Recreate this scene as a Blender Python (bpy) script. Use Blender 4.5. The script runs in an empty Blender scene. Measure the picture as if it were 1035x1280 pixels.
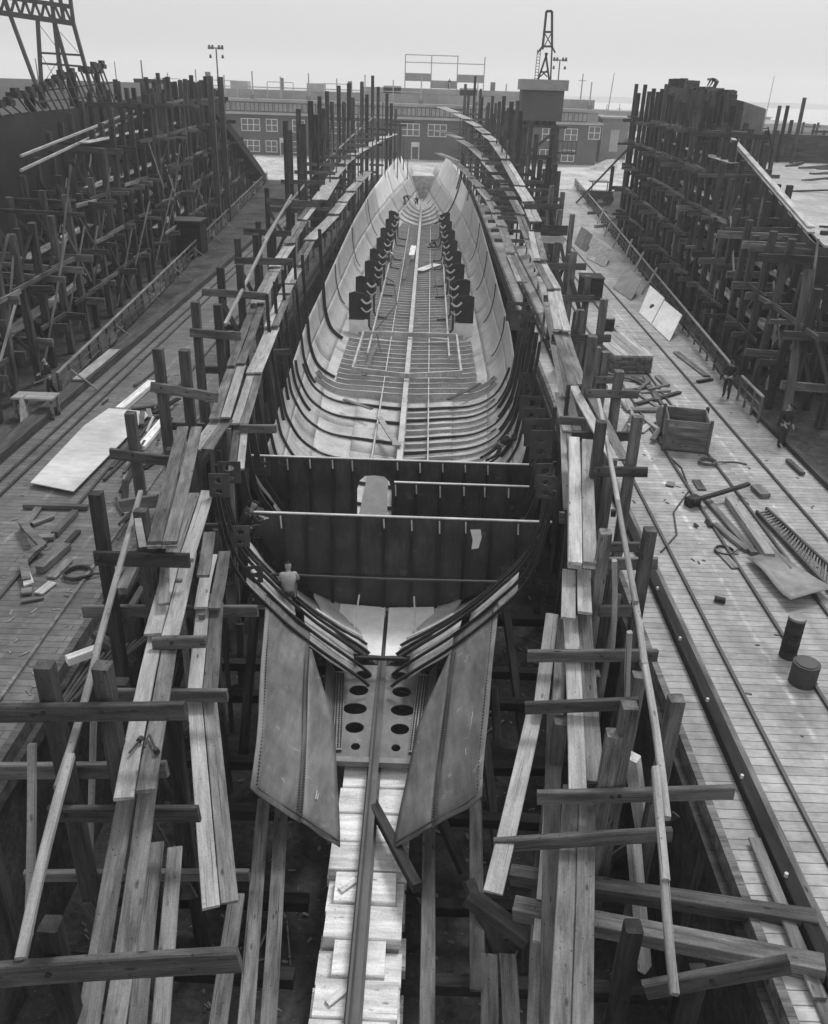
import bpy, math, random
from mathutils import Vector, Matrix
random.seed(7)
sc = bpy.context.scene
COL = sc.collection
# ------------------------------------------------------------------ camera
F, CX, CY = 1068.0, 517.5, 640.0
yc = Vector((540.0 - CX, CY - 108.0, -F)).normalized()
tx = 0.032
zc = Vector((tx, 1.0, (tx * (540.0 - CX) + (CY - 108.0)) / F)).normalized()
xc = yc.cross(zc)
RW = Matrix((xc, yc, zc))
CAM = Vector((0.87, 0.0, 12.0))
cd = bpy.data.cameras.new('camera')
cam = bpy.data.objects.new('camera', cd)
COL.objects.link(cam)
cam.matrix_world = Matrix.Translation(CAM) @ RW.to_4x4()
cd.sensor_fit = 'HORIZONTAL'
cd.sensor_width = 36.0
cd.lens = 36.0 * F / 1035.0
cd.clip_start = 0.2
cd.clip_end = 9000
sc.camera = cam
# ------------------------------------------------------------------ light
SUN_EL, SUN_ROT = 58.0, 28.0
w = bpy.data.worlds.new('World')
sc.world = w
w.use_nodes = True
nt = w.node_tree
nt.nodes.clear()
sky = nt.nodes.new('ShaderNodeTexSky')
sky.sky_type = 'NISHITA'
sky.sun_disc = False
sky.sun_elevation = math.radians(SUN_EL)
sky.sun_rotation = math.radians(SUN_ROT)
sky.dust_density = 6.0
sky.air_density = 1.5
bw = nt.nodes.new('ShaderNodeRGBToBW')
mx = nt.nodes.new('ShaderNodeMix')
mx.data_type = 'FLOAT'
mx.inputs[0].default_value = 0.75
mx.inputs[3].default_value = 6.0          # an even overcast veil over the sky
bg = nt.nodes.new('ShaderNodeBackground')
bg.inputs['Strength'].default_value = 0.10
ow = nt.nodes.new('ShaderNodeOutputWorld')
nt.links.new(sky.outputs[0], bw.inputs[0])
nt.links.new(bw.outputs[0], mx.inputs[2])
nt.links.new(mx.outputs[0], bg.inputs['Color'])
nt.links.new(bg.outputs[0], ow.inputs['Surface'])
sd = bpy.data.lights.new('sun', 'SUN')
sd.energy = 1.3
sd.angle = math.radians(14)
sun = bpy.data.objects.new('sun', sd)
COL.objects.link(sun)
az = math.radians(SUN_ROT)
sv = Vector((math.sin(az) * math.cos(math.radians(SUN_EL)), math.cos(az) * math.cos(math.radians(SUN_EL)), math.sin(math.radians(SUN_EL))))
sun.rotation_euler = sv.to_track_quat('Z', 'Y').to_euler()
sun.location = sv * 60
sc.view_settings.view_transform = 'Standard'
sc.view_settings.look = 'None'
sc.view_settings.exposure = 0.5
sc.view_settings.gamma = 1.0
sc.cycles.max_bounces = 5
sc.cycles.volume_bounces = 1
sc.cycles.use_denoising = True

# ------------------------------------------------------------------ pixel rays -> points in the yard
def ray(px, py): return RW @ Vector((px - CX, CY - py, -F))
def P(px, py, z=0.0):
    d = ray(px, py); return CAM + d * ((z - CAM.z) / d.z)
def PY(px, py, Y):
    d = ray(px, py); return CAM + d * ((Y - CAM.y) / d.y)
def PX(px, py, X):
    d = ray(px, py); return CAM + d * ((X - CAM.x) / d.x)
def lerp(a, b, t): return a + (b - a) * t
def table(T, x):
    if x <= T[0][0]: return T[0][1]
    for (a, u), (b, v) in zip(T, T[1:]):
        if x <= b: return lerp(u, v, (x - a) / (b - a))
    return T[-1][1]
def PZ(px, py, T):
    """the point along a ray where it meets a walkway whose height follows the table T over Y"""
    d = ray(px, py); lo, hi = 0.003, 0.2
    g = lambda s: (CAM.z + d.z * s) - table(T, CAM.y + d.y * s)
    for _ in range(60):
        m = 0.5 * (lo + hi)
        if g(m) > 0: lo = m
        else: hi = m
    return CAM + d * lo
ORD = ['first', 'second', 'third', 'fourth', 'fifth', 'sixth', 'seventh', 'eighth', 'ninth', 'tenth', 'eleventh', 'twelfth', 'thirteenth',
       'fourteenth', 'fifteenth', 'sixteenth', 'seventeenth', 'eighteenth', 'nineteenth', 'twentieth', 'twenty-first', 'twenty-second',
       'twenty-third', 'twenty-fourth', 'twenty-fifth', 'twenty-sixth', 'twenty-seventh', 'twenty-eighth', 'twenty-ninth', 'thirtieth']

# ------------------------------------------------------------------ materials (all grey: the photograph is monochrome)
def G(v): return (v, v, v, 1)
class N:
    def __init__(s, name, rough=0.8, metal=0.0, spec=0.3):
        s.m = bpy.data.materials.new(name); s.m.use_nodes = True
        s.t = s.m.node_tree; s.b = s.t.nodes['Principled BSDF']
        s.b.inputs['Roughness'].default_value = rough; s.b.inputs['Metallic'].default_value = metal
        s.b.inputs['Specular IOR Level'].default_value = spec
    def n(s, typ, **kw):
        x = s.t.nodes.new('ShaderNode' + typ)
        for k, v in kw.items():
            if k.startswith('i_'): x.inputs[k[2:]].default_value = v
            else: setattr(x, k, v)
        return x
    def l(s, a, b): s.t.links.new(a, b)
    def coord(s, scale=(1, 1, 1), rnd=True):
        tc = s.n('TexCoord'); mp = s.n('Mapping'); mp.inputs['Scale'].default_value = scale
        s.l(tc.outputs['Object'], mp.inputs[0])
        if rnd:
            oi = s.n('ObjectInfo'); mu = s.n('Math', operation='MULTIPLY'); mu.inputs[1].default_value = 53.0
            s.l(oi.outputs['Random'], mu.inputs[0]); s.l(mu.outputs[0], mp.inputs['Location'])
        return mp.outputs[0]
    def noise(s, vec, scale, detail=4, rough=0.6):
        x = s.n('TexNoise'); x.inputs['Scale'].default_value = scale; x.inputs['Detail'].default_value = detail; x.inputs['Roughness'].default_value = rough
        s.l(vec, x.inputs['Vector']); return x.outputs[0]
    def rng(s, v, a, b, c, d):
        x = s.n('MapRange'); x.inputs[1].default_value = a; x.inputs[2].default_value = b; x.inputs[3].default_value = c; x.inputs[4].default_value = d
        s.l(v, x.inputs[0]); return x.outputs[0]
    def math(s, op, a, b):
        x = s.n('Math', operation=op)
        for i, v in enumerate((a, b)):
            if isinstance(v, (int, float)): x.inputs[i].default_value = v
            else: s.l(v, x.inputs[i])
        return x.outputs[0]
    def done(s, val, bump=None, bs=0.3, bd=0.02):
        s.l(val, s.b.inputs['Base Color'])
        if bump is not None:
            x = s.n('Bump'); x.inputs['Strength'].default_value = bs; x.inputs['Distance'].default_value = bd
            s.l(bump, x.inputs['Height']); s.l(x.outputs[0], s.b.inputs['Normal'])
        return s.m
def wood(name, base, var=0.5, grain=0.45, stain=0.4):
    k = N(name, 0.85, 0, 0.2)
    v = k.coord((0.7, 30, 30)); g = k.noise(v, 2.0, 7, 0.7)
    v2 = k.coord((0.5, 3.2, 3.2)); st = k.noise(v2, 1.5, 7, 0.62)
    v3 = k.coord((3, 3, 3)); fine = k.noise(v3, 9.0, 5, 0.75)
    vo = k.n('TexVoronoi'); vo.inputs['Scale'].default_value = 1.0; k.l(k.coord((1.5, 4.5, 4.5)), vo.inputs['Vector'])
    kn = k.rng(vo.outputs['Distance'], 0.06, 0.14, 0.38, 1.0)
    vn = k.n('TexVoronoi'); vn.inputs['Scale'].default_value = 5.5; k.l(k.coord((1, 1, 1)), vn.inputs['Vector'])
    nl = k.rng(vn.outputs['Distance'], 0.07, 0.11, 0.5, 1.0)
    sp = k.rng(k.noise(k.coord((0.22, 26, 26)), 1.6, 3, 0.5), 0.655, 0.69, 1.0, 0.35)
    oi = k.n('ObjectInfo')
    a = k.math('MULTIPLY', k.rng(g, 0.3, 0.7, 1 - grain, 1 + grain * 0.6), k.rng(st, 0.35, 0.65, 1 - stain, 1 + stain * 0.5))
    a = k.math('MULTIPLY', a, k.rng(oi.outputs['Random'], 0, 1, base * (1 - var), base * (1 + var * 0.7)))
    a = k.math('MULTIPLY', a, k.rng(fine, 0.3, 0.7, 0.8, 1.18))
    a = k.math('MULTIPLY', k.math('MULTIPLY', a, kn), k.math('MULTIPLY', nl, sp))
    return k.done(a, g, 0.4, 0.01)
def steel(name, base, rough=0.6, mott=0.35, streak=(1, 1, 1), chalk=0.0, spec=0.35, lines=0.0):
    k = N(name, rough, 0.0, spec)
    a = k.noise(k.coord((1, 1, 1)), 0.7, 6, 0.65); b = k.noise(k.coord(streak), 3.0, 5, 0.7)
    c = k.math('MULTIPLY', k.rng(a, 0.3, 0.7, 1 - mott, 1 + mott), k.rng(b, 0.3, 0.7, 1 - mott * 0.7, 1 + mott * 0.7))
    c = k.math('MULTIPLY', c, base)
    if lines:
        tc = k.n('TexCoord'); sx = k.n('SeparateXYZ'); k.l(tc.outputs['Object'], sx.inputs[0])
        wv = k.math('SINE', k.math('MULTIPLY', sx.outputs['Y'], 2 * math.pi / 0.53), 0.0); w2 = k.noise(k.coord((.25, 1.4, .25)), 1.0, 2, 0.5)
        c = k.math('MULTIPLY', c, k.math('SUBTRACT', 1.0, k.math('MULTIPLY', k.rng(wv, 0.8, 1.0, 0.0, lines), k.rng(w2, 0.42, 0.58, 0.15, 1.0))))
        f2 = k.noise(k.coord((1.5, 9, 1.5)), 3.0, 4, 0.7); c = k.math('MULTIPLY', c, k.rng(f2, .3, .7, .8, 1.15))
    if chalk:
        d = k.noise(k.coord((1.3, 2.1, 1.7)), 1.6, 3, 0.5)
        c = k.math('ADD', c, k.rng(d, 0.66, 0.72, 0.0, chalk))
    k.l(k.rng(b, 0.3, 0.7, rough - 0.12, rough + 0.15), k.b.inputs['Roughness'])
    return k.done(c, b, 0.12, 0.01)
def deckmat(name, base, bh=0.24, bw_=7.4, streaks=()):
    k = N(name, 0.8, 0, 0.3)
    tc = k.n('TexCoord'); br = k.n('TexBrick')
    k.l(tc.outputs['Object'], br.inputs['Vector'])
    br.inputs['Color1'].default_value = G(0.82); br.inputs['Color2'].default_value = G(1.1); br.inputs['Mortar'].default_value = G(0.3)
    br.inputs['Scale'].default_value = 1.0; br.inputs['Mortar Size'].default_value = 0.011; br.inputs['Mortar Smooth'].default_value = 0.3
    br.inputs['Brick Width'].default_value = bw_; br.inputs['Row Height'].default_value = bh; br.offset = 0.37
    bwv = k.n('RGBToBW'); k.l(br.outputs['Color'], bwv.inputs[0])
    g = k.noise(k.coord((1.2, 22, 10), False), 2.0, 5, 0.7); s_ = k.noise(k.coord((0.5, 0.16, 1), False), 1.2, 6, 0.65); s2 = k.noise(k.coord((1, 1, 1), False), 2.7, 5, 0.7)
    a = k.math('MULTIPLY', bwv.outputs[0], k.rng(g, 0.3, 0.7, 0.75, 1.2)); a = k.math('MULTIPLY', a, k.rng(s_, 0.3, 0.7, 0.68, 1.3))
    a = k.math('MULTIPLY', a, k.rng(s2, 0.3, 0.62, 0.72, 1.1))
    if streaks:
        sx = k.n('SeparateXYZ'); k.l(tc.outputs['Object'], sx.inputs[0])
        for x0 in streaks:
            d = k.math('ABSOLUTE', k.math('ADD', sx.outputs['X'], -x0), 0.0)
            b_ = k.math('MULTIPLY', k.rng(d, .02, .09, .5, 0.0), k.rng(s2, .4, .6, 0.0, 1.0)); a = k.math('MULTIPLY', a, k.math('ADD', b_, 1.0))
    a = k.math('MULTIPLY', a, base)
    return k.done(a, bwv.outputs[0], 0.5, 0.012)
def ground_mat(name, lo, hi, sc_=1.0, chips=0.0):
    k = N(name, 0.95, 0, 0.15)
    a = k.noise(k.coord((1, 1, 1), False), 0.35 * sc_, 8, 0.7); b = k.noise(k.coord((1, 1, 1), False), 5.0 * sc_, 6, 0.75)
    c = k.math('MULTIPLY', k.rng(a, 0.35, 0.65, lo, hi), k.rng(b, 0.3, 0.7, 0.5, 1.5))
    if chips:
        vo = k.n('TexVoronoi'); vo.inputs['Scale'].default_value = 3.2; k.l(k.coord((1, 2.3, 1), False), vo.inputs['Vector'])
        c = k.math('ADD', c, k.rng(vo.outputs['Distance'], 0.07, 0.12, chips, 0.0))
    return k.done(c, b, 0.8, 0.06)
def brickmat(name, base):
    k = N(name, 0.9, 0, 0.2)
    a = k.noise(k.coord((1, 1, 1), False), 0.25, 6, 0.6); b = k.noise(k.coord((1, 1, 8), False), 1.3, 4, 0.6)
    return k.done(k.math('MULTIPLY', k.math('MULTIPLY', k.rng(a, 0.3, 0.7, 0.8, 1.2), k.rng(b, 0.3, 0.7, 0.85, 1.15)), base))
M = dict(
    plank=wood('sawn plank', 0.43, 0.3, 0.28, 0.35), old=wood('weathered plank', 0.2, 0.35, 0.35, 0.55), post=wood('creosoted post', 0.085, 0.45, 0.5, 0.5), postr=wood('weathered post', 0.165, 0.4, 0.5, 0.6),  # old: weathered wood; its dark tone also carries foreground shade on near planks
    beam=wood('staging beam', 0.13, 0.5, 0.5, 0.5), fresh=wood('fresh timber', 0.86, 0.2, 0.14, 0.34), dark=wood('wet dark timber', 0.04, 0.4, 0.5, 0.5),
    pole=wood('peeled pole', 0.36, 0.3, 0.3, 0.3),
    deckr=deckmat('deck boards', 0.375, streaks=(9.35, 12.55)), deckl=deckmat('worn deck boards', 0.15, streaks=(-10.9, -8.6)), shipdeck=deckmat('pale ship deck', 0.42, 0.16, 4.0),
    hull=steel('hull plate', 0.44, 0.55, 0.2, (1, 0.3, 2.5), 0.16, lines=.4), hullin=steel('inner bottom', 0.46, 0.6, 0.3, (3, 3, 3), 0.15), wing=steel('bare hull plate', 0.15, 0.5, 0.4, (1, 0.4, 3), 0.10),
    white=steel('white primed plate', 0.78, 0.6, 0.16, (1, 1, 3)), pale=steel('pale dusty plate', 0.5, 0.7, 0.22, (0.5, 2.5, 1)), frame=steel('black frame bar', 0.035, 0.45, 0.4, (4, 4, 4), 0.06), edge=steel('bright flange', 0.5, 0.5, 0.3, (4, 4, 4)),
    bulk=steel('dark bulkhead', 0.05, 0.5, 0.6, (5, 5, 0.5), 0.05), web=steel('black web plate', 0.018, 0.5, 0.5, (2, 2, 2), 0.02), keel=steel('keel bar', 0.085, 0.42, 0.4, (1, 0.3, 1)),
    rib=steel('floor flange', 0.4, 0.6, 0.4, (3, 1, 1)), rail=steel('rail steel', 0.05, 0.4, 0.4), rust=steel('rusty iron', 0.055, 0.7, 0.5), iron=steel('crane iron', 0.06, 0.6, 0.3),
    darkhull=steel('dark hull side', 0.02, 0.6, 0.5, (1, 0.3, 3), 0.02), plate2=steel('grey steel sheet', 0.22, 0.5, 0.35, (1, 1, 2)),
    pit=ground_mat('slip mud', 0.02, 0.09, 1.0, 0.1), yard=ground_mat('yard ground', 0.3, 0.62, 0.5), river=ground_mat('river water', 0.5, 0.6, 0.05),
    brick=brickmat('brick wall', 0.115), paint=brickmat('white paint', 0.72), roof=brickmat('roof felt', 0.33), glass=brickmat('window glass', 0.16), clere=brickmat('clerestory glass', 0.45), concrete=brickmat('pale render', 0.4), shed=brickmat('shed siding', 0.21),
    skin=brickmat('skin', 0.3), shirtl=brickmat('light shirt', 0.36), shirtd=brickmat('dark jacket', 0.035), trous=brickmat('work trousers', 0.05), hair=brickmat('dark hair', 0.02), trousl=brickmat('canvas trousers', 0.09), shirtw=brickmat('white shirt', 0.7), boot=brickmat('boots', 0.015),
    rope=brickmat('rope', 0.12), mark=brickmat('white paint daub', 0.75),
)
# ------------------------------------------------------------------ mesh helpers
class MB:
    def __init__(s): s.v = []; s.f = []
    def box(s, a, b):
        x0, y0, z0 = a; x1, y1, z1 = b; k = len(s.v)
        s.v += [(x0, y0, z0), (x1, y0, z0), (x1, y1, z0), (x0, y1, z0), (x0, y0, z1), (x1, y0, z1), (x1, y1, z1), (x0, y1, z1)]
        s.f += [tuple(k + i for i in q) for q in ((3, 2, 1, 0), (4, 5, 6, 7), (0, 1, 5, 4), (1, 2, 6, 5), (2, 3, 7, 6), (3, 0, 4, 7))]
        return s
    def bar(s, p, q, wd, h, up=(0, 0, 1)):
        p = Vector(p); q = Vector(q); x = (q - p).normalized(); u = Vector(up)
        if abs(x.dot(u)) > 0.98: u = Vector((0, 1, 0))
        y = u.cross(x).normalized(); z = x.cross(y); k = len(s.v)
        for e in (p, q):
            for a, b in ((-1, -1), (1, -1), (1, 1), (-1, 1)): s.v.append(tuple(e + y * (a * wd / 2) + z * (b * h / 2)))
        s.f += [tuple(k + i for i in t) for t in ((3, 2, 1, 0), (4, 5, 6, 7), (0, 1, 5, 4), (1, 2, 6, 5), (2, 3, 7, 6), (3, 0, 4, 7))]
        return s
    def tube(s, pts, r, n=8, r2=None):
        pts = [Vector(p) for p in pts]; k = len(s.v); m = len(pts)
        for i, p in enumerate(pts):
            t = (pts[min(i + 1, m - 1)] - pts[max(i - 1, 0)]).normalized()
            u = Vector((0, 0, 1)) if abs(t.z) < 0.9 else Vector((0, 1, 0))
            a = u.cross(t).normalized(); b = t.cross(a); rr = r if r2 is None else lerp(r, r2, i / (m - 1))
            for j in range(n):
                c = 2 * math.pi * j / n; s.v.append(tuple(p + a * (math.cos(c) * rr) + b * (math.sin(c) * rr)))
        for i in range(m - 1):
            for j in range(n):
                s.f.append((k + i * n + j, k + i * n + (j + 1) % n, k + (i + 1) * n + (j + 1) % n, k + (i + 1) * n + j))
        s.f.append(tuple(k + j for j in reversed(range(n)))); s.f.append(tuple(k + (m - 1) * n + j for j in range(n)))
        return s
    def sweep(s, pts, nrm, wd, h):
        """a flat bar along pts: width wd across (along nrm x tangent), depth h along nrm from the curve"""
        pts = [Vector(p) for p in pts]; k = len(s.v); m = len(pts)
        for i, p in enumerate(pts):
            t = (pts[min(i + 1, m - 1)] - pts[max(i - 1, 0)]).normalized(); n_ = Vector(nrm[i]); n_ = (n_ - t * n_.dot(t)).normalized(); a = t.cross(n_)
            for u, v in ((-1, 0), (1, 0), (1, 1), (-1, 1)): s.v.append(tuple(p + a * (u * wd / 2) + n_ * (v * h)))
        for i in range(m - 1):
            for j in range(4): s.f.append((k + i * 4 + j, k + i * 4 + (j + 1) % 4, k + (i + 1) * 4 + (j + 1) % 4, k + (i + 1) * 4 + j))
        s.f.append((k + 3, k + 2, k + 1, k)); e = k + (m - 1) * 4; s.f.append((e, e + 1, e + 2, e + 3))
        return s
    def grid(s, rows, th=0.0, flip=False):
        """rows of points -> a sheet; th: thickness along its normals"""
        R_, C_ = len(rows), len(rows[0]); k = len(s.v); pts = [[Vector(p) for p in r] for r in rows]
        s.v += [tuple(p) for r in pts for p in r]
        q = lambda i, j: k + i * C_ + j
        for i in range(R_ - 1):
            for j in range(C_ - 1):
                t = (q(i, j), q(i, j + 1), q(i + 1, j + 1), q(i + 1, j)); s.f.append(t[::-1] if flip else t)
        if th:
            o = R_ * C_
            for i in range(R_):
                for j in range(C_):
                    a = pts[min(i + 1, R_ - 1)][j] - pts[max(i - 1, 0)][j]; b = pts[i][min(j + 1, C_ - 1)] - pts[i][max(j - 1, 0)]
                    n_ = b.cross(a).normalized() * (-1 if flip else 1); s.v.append(tuple(pts[i][j] - n_ * th))
            for i in range(R_ - 1):
                for j in range(C_ - 1):
                    t = (o + q(i, j), o + q(i, j + 1), o + q(i + 1, j + 1), o + q(i + 1, j)); s.f.append(t if flip else t[::-1])
            ring = [(0, j) for j in range(C_)] + [(i, C_ - 1) for i in range(1, R_)] + [(R_ - 1, j) for j in range(C_ - 2, -1, -1)] + [(i, 0) for i in range(R_ - 2, 0, -1)]
            for (a, b) in zip(ring, ring[1:] + ring[:1]):
                t = (q(*a), q(*b), o + q(*b), o + q(*a)); s.f.append(t[::-1] if not flip else t)
        return s
    def prism(s, poly, off):
        """a flat polygon pushed along off"""
        k = len(s.v); n = len(poly); off = Vector(off)
        s.v += [tuple(p) for p in poly] + [tuple(Vector(p) + off) for p in poly]
        s.f.append(tuple(k + i for i in range(n))[::-1]); s.f.append(tuple(k + n + i for i in range(n)))
        for i in range(n): s.f.append((k + i, k + (i + 1) % n, k + n + (i + 1) % n, k + n + i))
        return s
    def build(s, name, mat, parent=None, loc=None, smooth=False):
        me = bpy.data.meshes.new(name)
        L = Vector(loc) if loc is not None else (Vector(parent['_o']) if parent is not None else Vector((0, 0, 0)))
        me.from_pydata([tuple(Vector(p) - L) for p in s.v], [], s.f); me.update()
        o = bpy.data.objects.new(name, me); COL.objects.link(o)
        if mat is not None: me.materials.append(M[mat] if isinstance(mat, str) else mat)
        if smooth:
            for p in me.polygons: p.use_smooth = True
        o['_o'] = tuple(L)
        if parent is not None:
            o.parent = parent; o.location = L - Vector(parent['_o'])
        else: o.location = L
        return o
def tag(o, label=None, cat=None, group=None, kind=None):
    if label: o['label'] = label
    if cat: o['category'] = cat
    if group: o['group'] = group
    if kind: o['kind'] = kind
    return o
def thing(name, label, cat, loc, group=None):
    o = bpy.data.objects.new(name, None); COL.objects.link(o); o.location = loc; o['_o'] = tuple(loc); o.empty_display_size = 0.2
    return tag(o, label, cat, group)
def timber(name, p, q, wd, h, mat, parent=None, up=(0, 0, 1), ch=0.012, jit=0.0):
    """one squared timber from p to q, its own object whose local x is the grain; p, q lie on its centre line"""
    p = Vector(p); q = Vector(q); x = q - p; L = x.length; x.normalize(); u = Vector(up)
    if abs(x.dot(u)) > 0.98: u = Vector((0, 1, 0))
    y = u.cross(x).normalized(); z = x.cross(y); c = min(ch, wd * 0.2, h * 0.2); a, b = wd / 2, h / 2
    prof = [(-a + c, -b), (a - c, -b), (a, -b + c), (a, b - c), (a - c, b), (-a + c, b), (-a, b - c), (-a, -b + c)]
    nseg = 1 if (jit == 0 or L < 1.5) else 4
    me = bpy.data.meshes.new(name); v = []; f = []
    bow = random.uniform(-1, 1) * jit; bow2 = random.uniform(-1, 1) * jit
    for i in range(nseg + 1):
        t = i / nseg; sg = 4 * t * (1 - t)
        for (e, g) in prof:
            ex = random.uniform(-1, 1) * min(0.012, jit) if i in (0, nseg) else 0
            v.append((t * L + ex, e + bow * sg, g + bow2 * sg * 0.6))
    for i in range(nseg):
        for j in range(8): f.append((i * 8 + j, i * 8 + (j + 1) % 8, (i + 1) * 8 + (j + 1) % 8, (i + 1) * 8 + j))
    f.append(tuple(range(7, -1, -1))); f.append(tuple(nseg * 8 + j for j in range(8)))
    me.from_pydata(v, [], f); me.update(); me.materials.append(M[mat])
    o = bpy.data.objects.new(name, me); COL.objects.link(o)
    mw = Matrix((x, y, z)).transposed().to_4x4(); mw.translation = p; o['_o'] = tuple(p)
    if parent is not None:
        o.parent = parent; o.matrix_basis = Matrix.Translation(-Vector(parent['_o'])) @ mw
    else: o.matrix_basis = mw
    return o

# ------------------------------------------------------------------ the setting
FLOOR = -5.6
RX, LX = 6.55, -7.1          # edges of the slip
SY0, SY1 = -8.0, 137.0
# ground: one sheet, sunk into the slip
xs = [-1300, -60, LX, RX, 60, 1300]; ys = [-30, SY0, SY1, 400, 1500]
m = MB()
for i in range(len(xs) - 1):
    for j in range(len(ys) - 1):
        zz = FLOOR if (i == 2 and j == 1) else -0.05
        k = len(m.v); m.v += [(xs[i], ys[j], zz), (xs[i + 1], ys[j], zz), (xs[i + 1], ys[j + 1], zz), (xs[i], ys[j + 1], zz)]; m.f.append((k, k + 1, k + 2, k + 3))
for (a, b) in (((LX, SY0), (LX, SY1)), ((RX, SY1), (RX, SY0)), ((LX, SY1), (RX, SY1)), ((RX, SY0), (LX, SY0))):
    k = len(m.v); m.v += [(a[0], a[1], FLOOR), (b[0], b[1], FLOOR), (b[0], b[1], -0.05), (a[0], a[1], -0.05)]; m.f.append((k, k + 1, k + 2, k + 3))
tag(m.build('ground', 'pit'), kind='structure')
tag(MB().box((-300, SY1 - .15, FLOOR + .01), (400, 480, -0.02)).build('yard_ground', 'yard'), kind='structure')
tag(MB().box((-300, 124, -.3), (LX - .4, SY1 - .2, -.01)).build('yard_ground', 'yard'), kind='structure')
tag(MB().box((RX + .4, 124, -.3), (300, SY1 - .2, -.01)).build('yard_ground', 'yard'), kind='structure')
tag(MB().box((-1290, 481, -0.5), (1290, 1450, -0.03)).build('river', 'river'), kind='structure')
m = MB(); hx = [-1290 + i * 60 for i in range(44)]
m.grid([[(x, 1180, -.4) for x in hx], [(x, 1200 + 20 * math.sin(x * .013), 4 + 2.5 * math.sin(x * .006) + 1.2 * math.sin(x * .031)) for x in hx], [(x, 1460, 5) for x in hx]], 0)
tag(m.build('far_hills', 'roof', smooth=True), kind='structure')
def deck(x0, outer, mat):
    m = MB(); ys2 = [SY0, 34, 50, 70, 90, 110, 123.5]
    for z, fl2 in ((0.0, 0), (-.04, 1)):
        rows = [[(x0, y, z), (outer(y), y, z)] for y in ys2]; m.grid(rows, 0, (x0 > 0) == bool(fl2))
    tag(m.build('dock_deck', mat), kind='structure')
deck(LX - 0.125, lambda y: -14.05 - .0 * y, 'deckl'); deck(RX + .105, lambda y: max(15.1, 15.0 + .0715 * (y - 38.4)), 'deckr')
for nm, x0, x1, z0, z1, mt in (('deck_edge_beam', RX - 0.05, RX + 0.1, -0.4, 0.03, 'postr'), ('deck_edge_beam', LX - 0.12, LX + 0.05, -0.4, 0.03, 'post'), ('deck_stringer', RX - 0.22, RX - 0.06, -0.62, -0.3, 'post'), ('deck_stringer', LX + .06, LX + 0.2, -0.62, -0.3, 'post')):
    tag(MB().box((x0, SY0, z0), (x1, 136, z1)).build(nm, mt), kind='structure')

# the deck's own fixtures: rails, kerbs, the bolted guard timber
for x, lab in ((8.28, 'single crane rail nearest the slip on the pale deck'), (10.05, 'thin rail running under the wooden bin, slip side'), (11.62, 'thin rail running under the wooden bin, fence side'), (13.35, 'rail along the foot of the leaning steel sheets')):
    tag(MB().bar((x, SY0, 0.035), (x, 130, 0.035), 0.075, 0.09).build('crane_rail', 'rail', loc=(x, SY0, 0)), lab, 'rail', 'rails on the pale deck')
for x, lab in ((-7.9, 'light rail nearest the slip on the dark deck'), (-9.7, 'rail passing beneath the large pale plate'), (-12.85, 'rail close beside the dark kerb timber'), (-12.35, 'second rail out from the dark kerb timber')):
    tag(MB().bar((x, SY0, 0.035), (x, 130, 0.035), 0.08, 0.09).build('crane_rail', 'old' if x == -7.9 else 'rail', loc=(x, SY0, 0)), lab, 'rail', 'rails on the dark deck')
tag(timber('kerb_timber', (-13.75, 10, 0.17), (-13.75, 128, 0.17), 0.62, 0.34, 'beam'), 'long squared kerb timber along the dark deck below the fence', 'kerb')
tag(timber('kerb_timber', (15.0, 12, 0.1), (15.0, 34.5, 0.1), 0.25, 0.2, 'post'), 'low dark kerb timber along the outer edge of the pale deck', 'kerb')
gt = thing('guard_timber', 'bolted black guard timber laid along the pale deck near the slip', 'guard rail', (7.38, 4, 0))
timber('beam', (7.38, 4, 0.11), (7.38, 70, 0.11), 0.26, 0.22, 'dark', gt)
mb_ = 0
for i in range(26):
    y = 8 + i * 2.3
    MB().tube([(7.3, y, 0.22), (7.3, y, 0.3)], 0.035, 6).build('bolt', 'edge', gt)
tag(timber('guard_timber', (7.62, 4, 0.036), (7.62, 70, 0.036), 0.2, 0.06, 'old'), 'flat board lying beside the bolted black guard timber', 'board')
for i, (y0, y1) in enumerate(((4, 8.9), (8.2, 11.2))):
    tag(timber('deck_board', (7.05, y0, 0.045 + .07 * i), (7.1, y1, 0.045 + .07 * i), 0.22, 0.06, 'old'), ('narrow loose board between slip edge and guard timber, lower one', 'narrow loose board between slip edge and guard timber, upper one')[i], 'board')
for i in range(16):
    for sx, lab in ((RX + 0.1, 'pale deck'), (LX - 0.1, 'dark deck')):
        y = 5.5 + i * 3.1
        if sx < 0 and y > 30: continue
        tag(timber('dock_pile', (sx, y, FLOOR), (sx, y, -0.76), 0.34, 0.34, 'post'), f'{ORD[i]} nearest dark pile holding up the edge of the {lab}', 'pile', 'piles under the deck edges')

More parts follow.
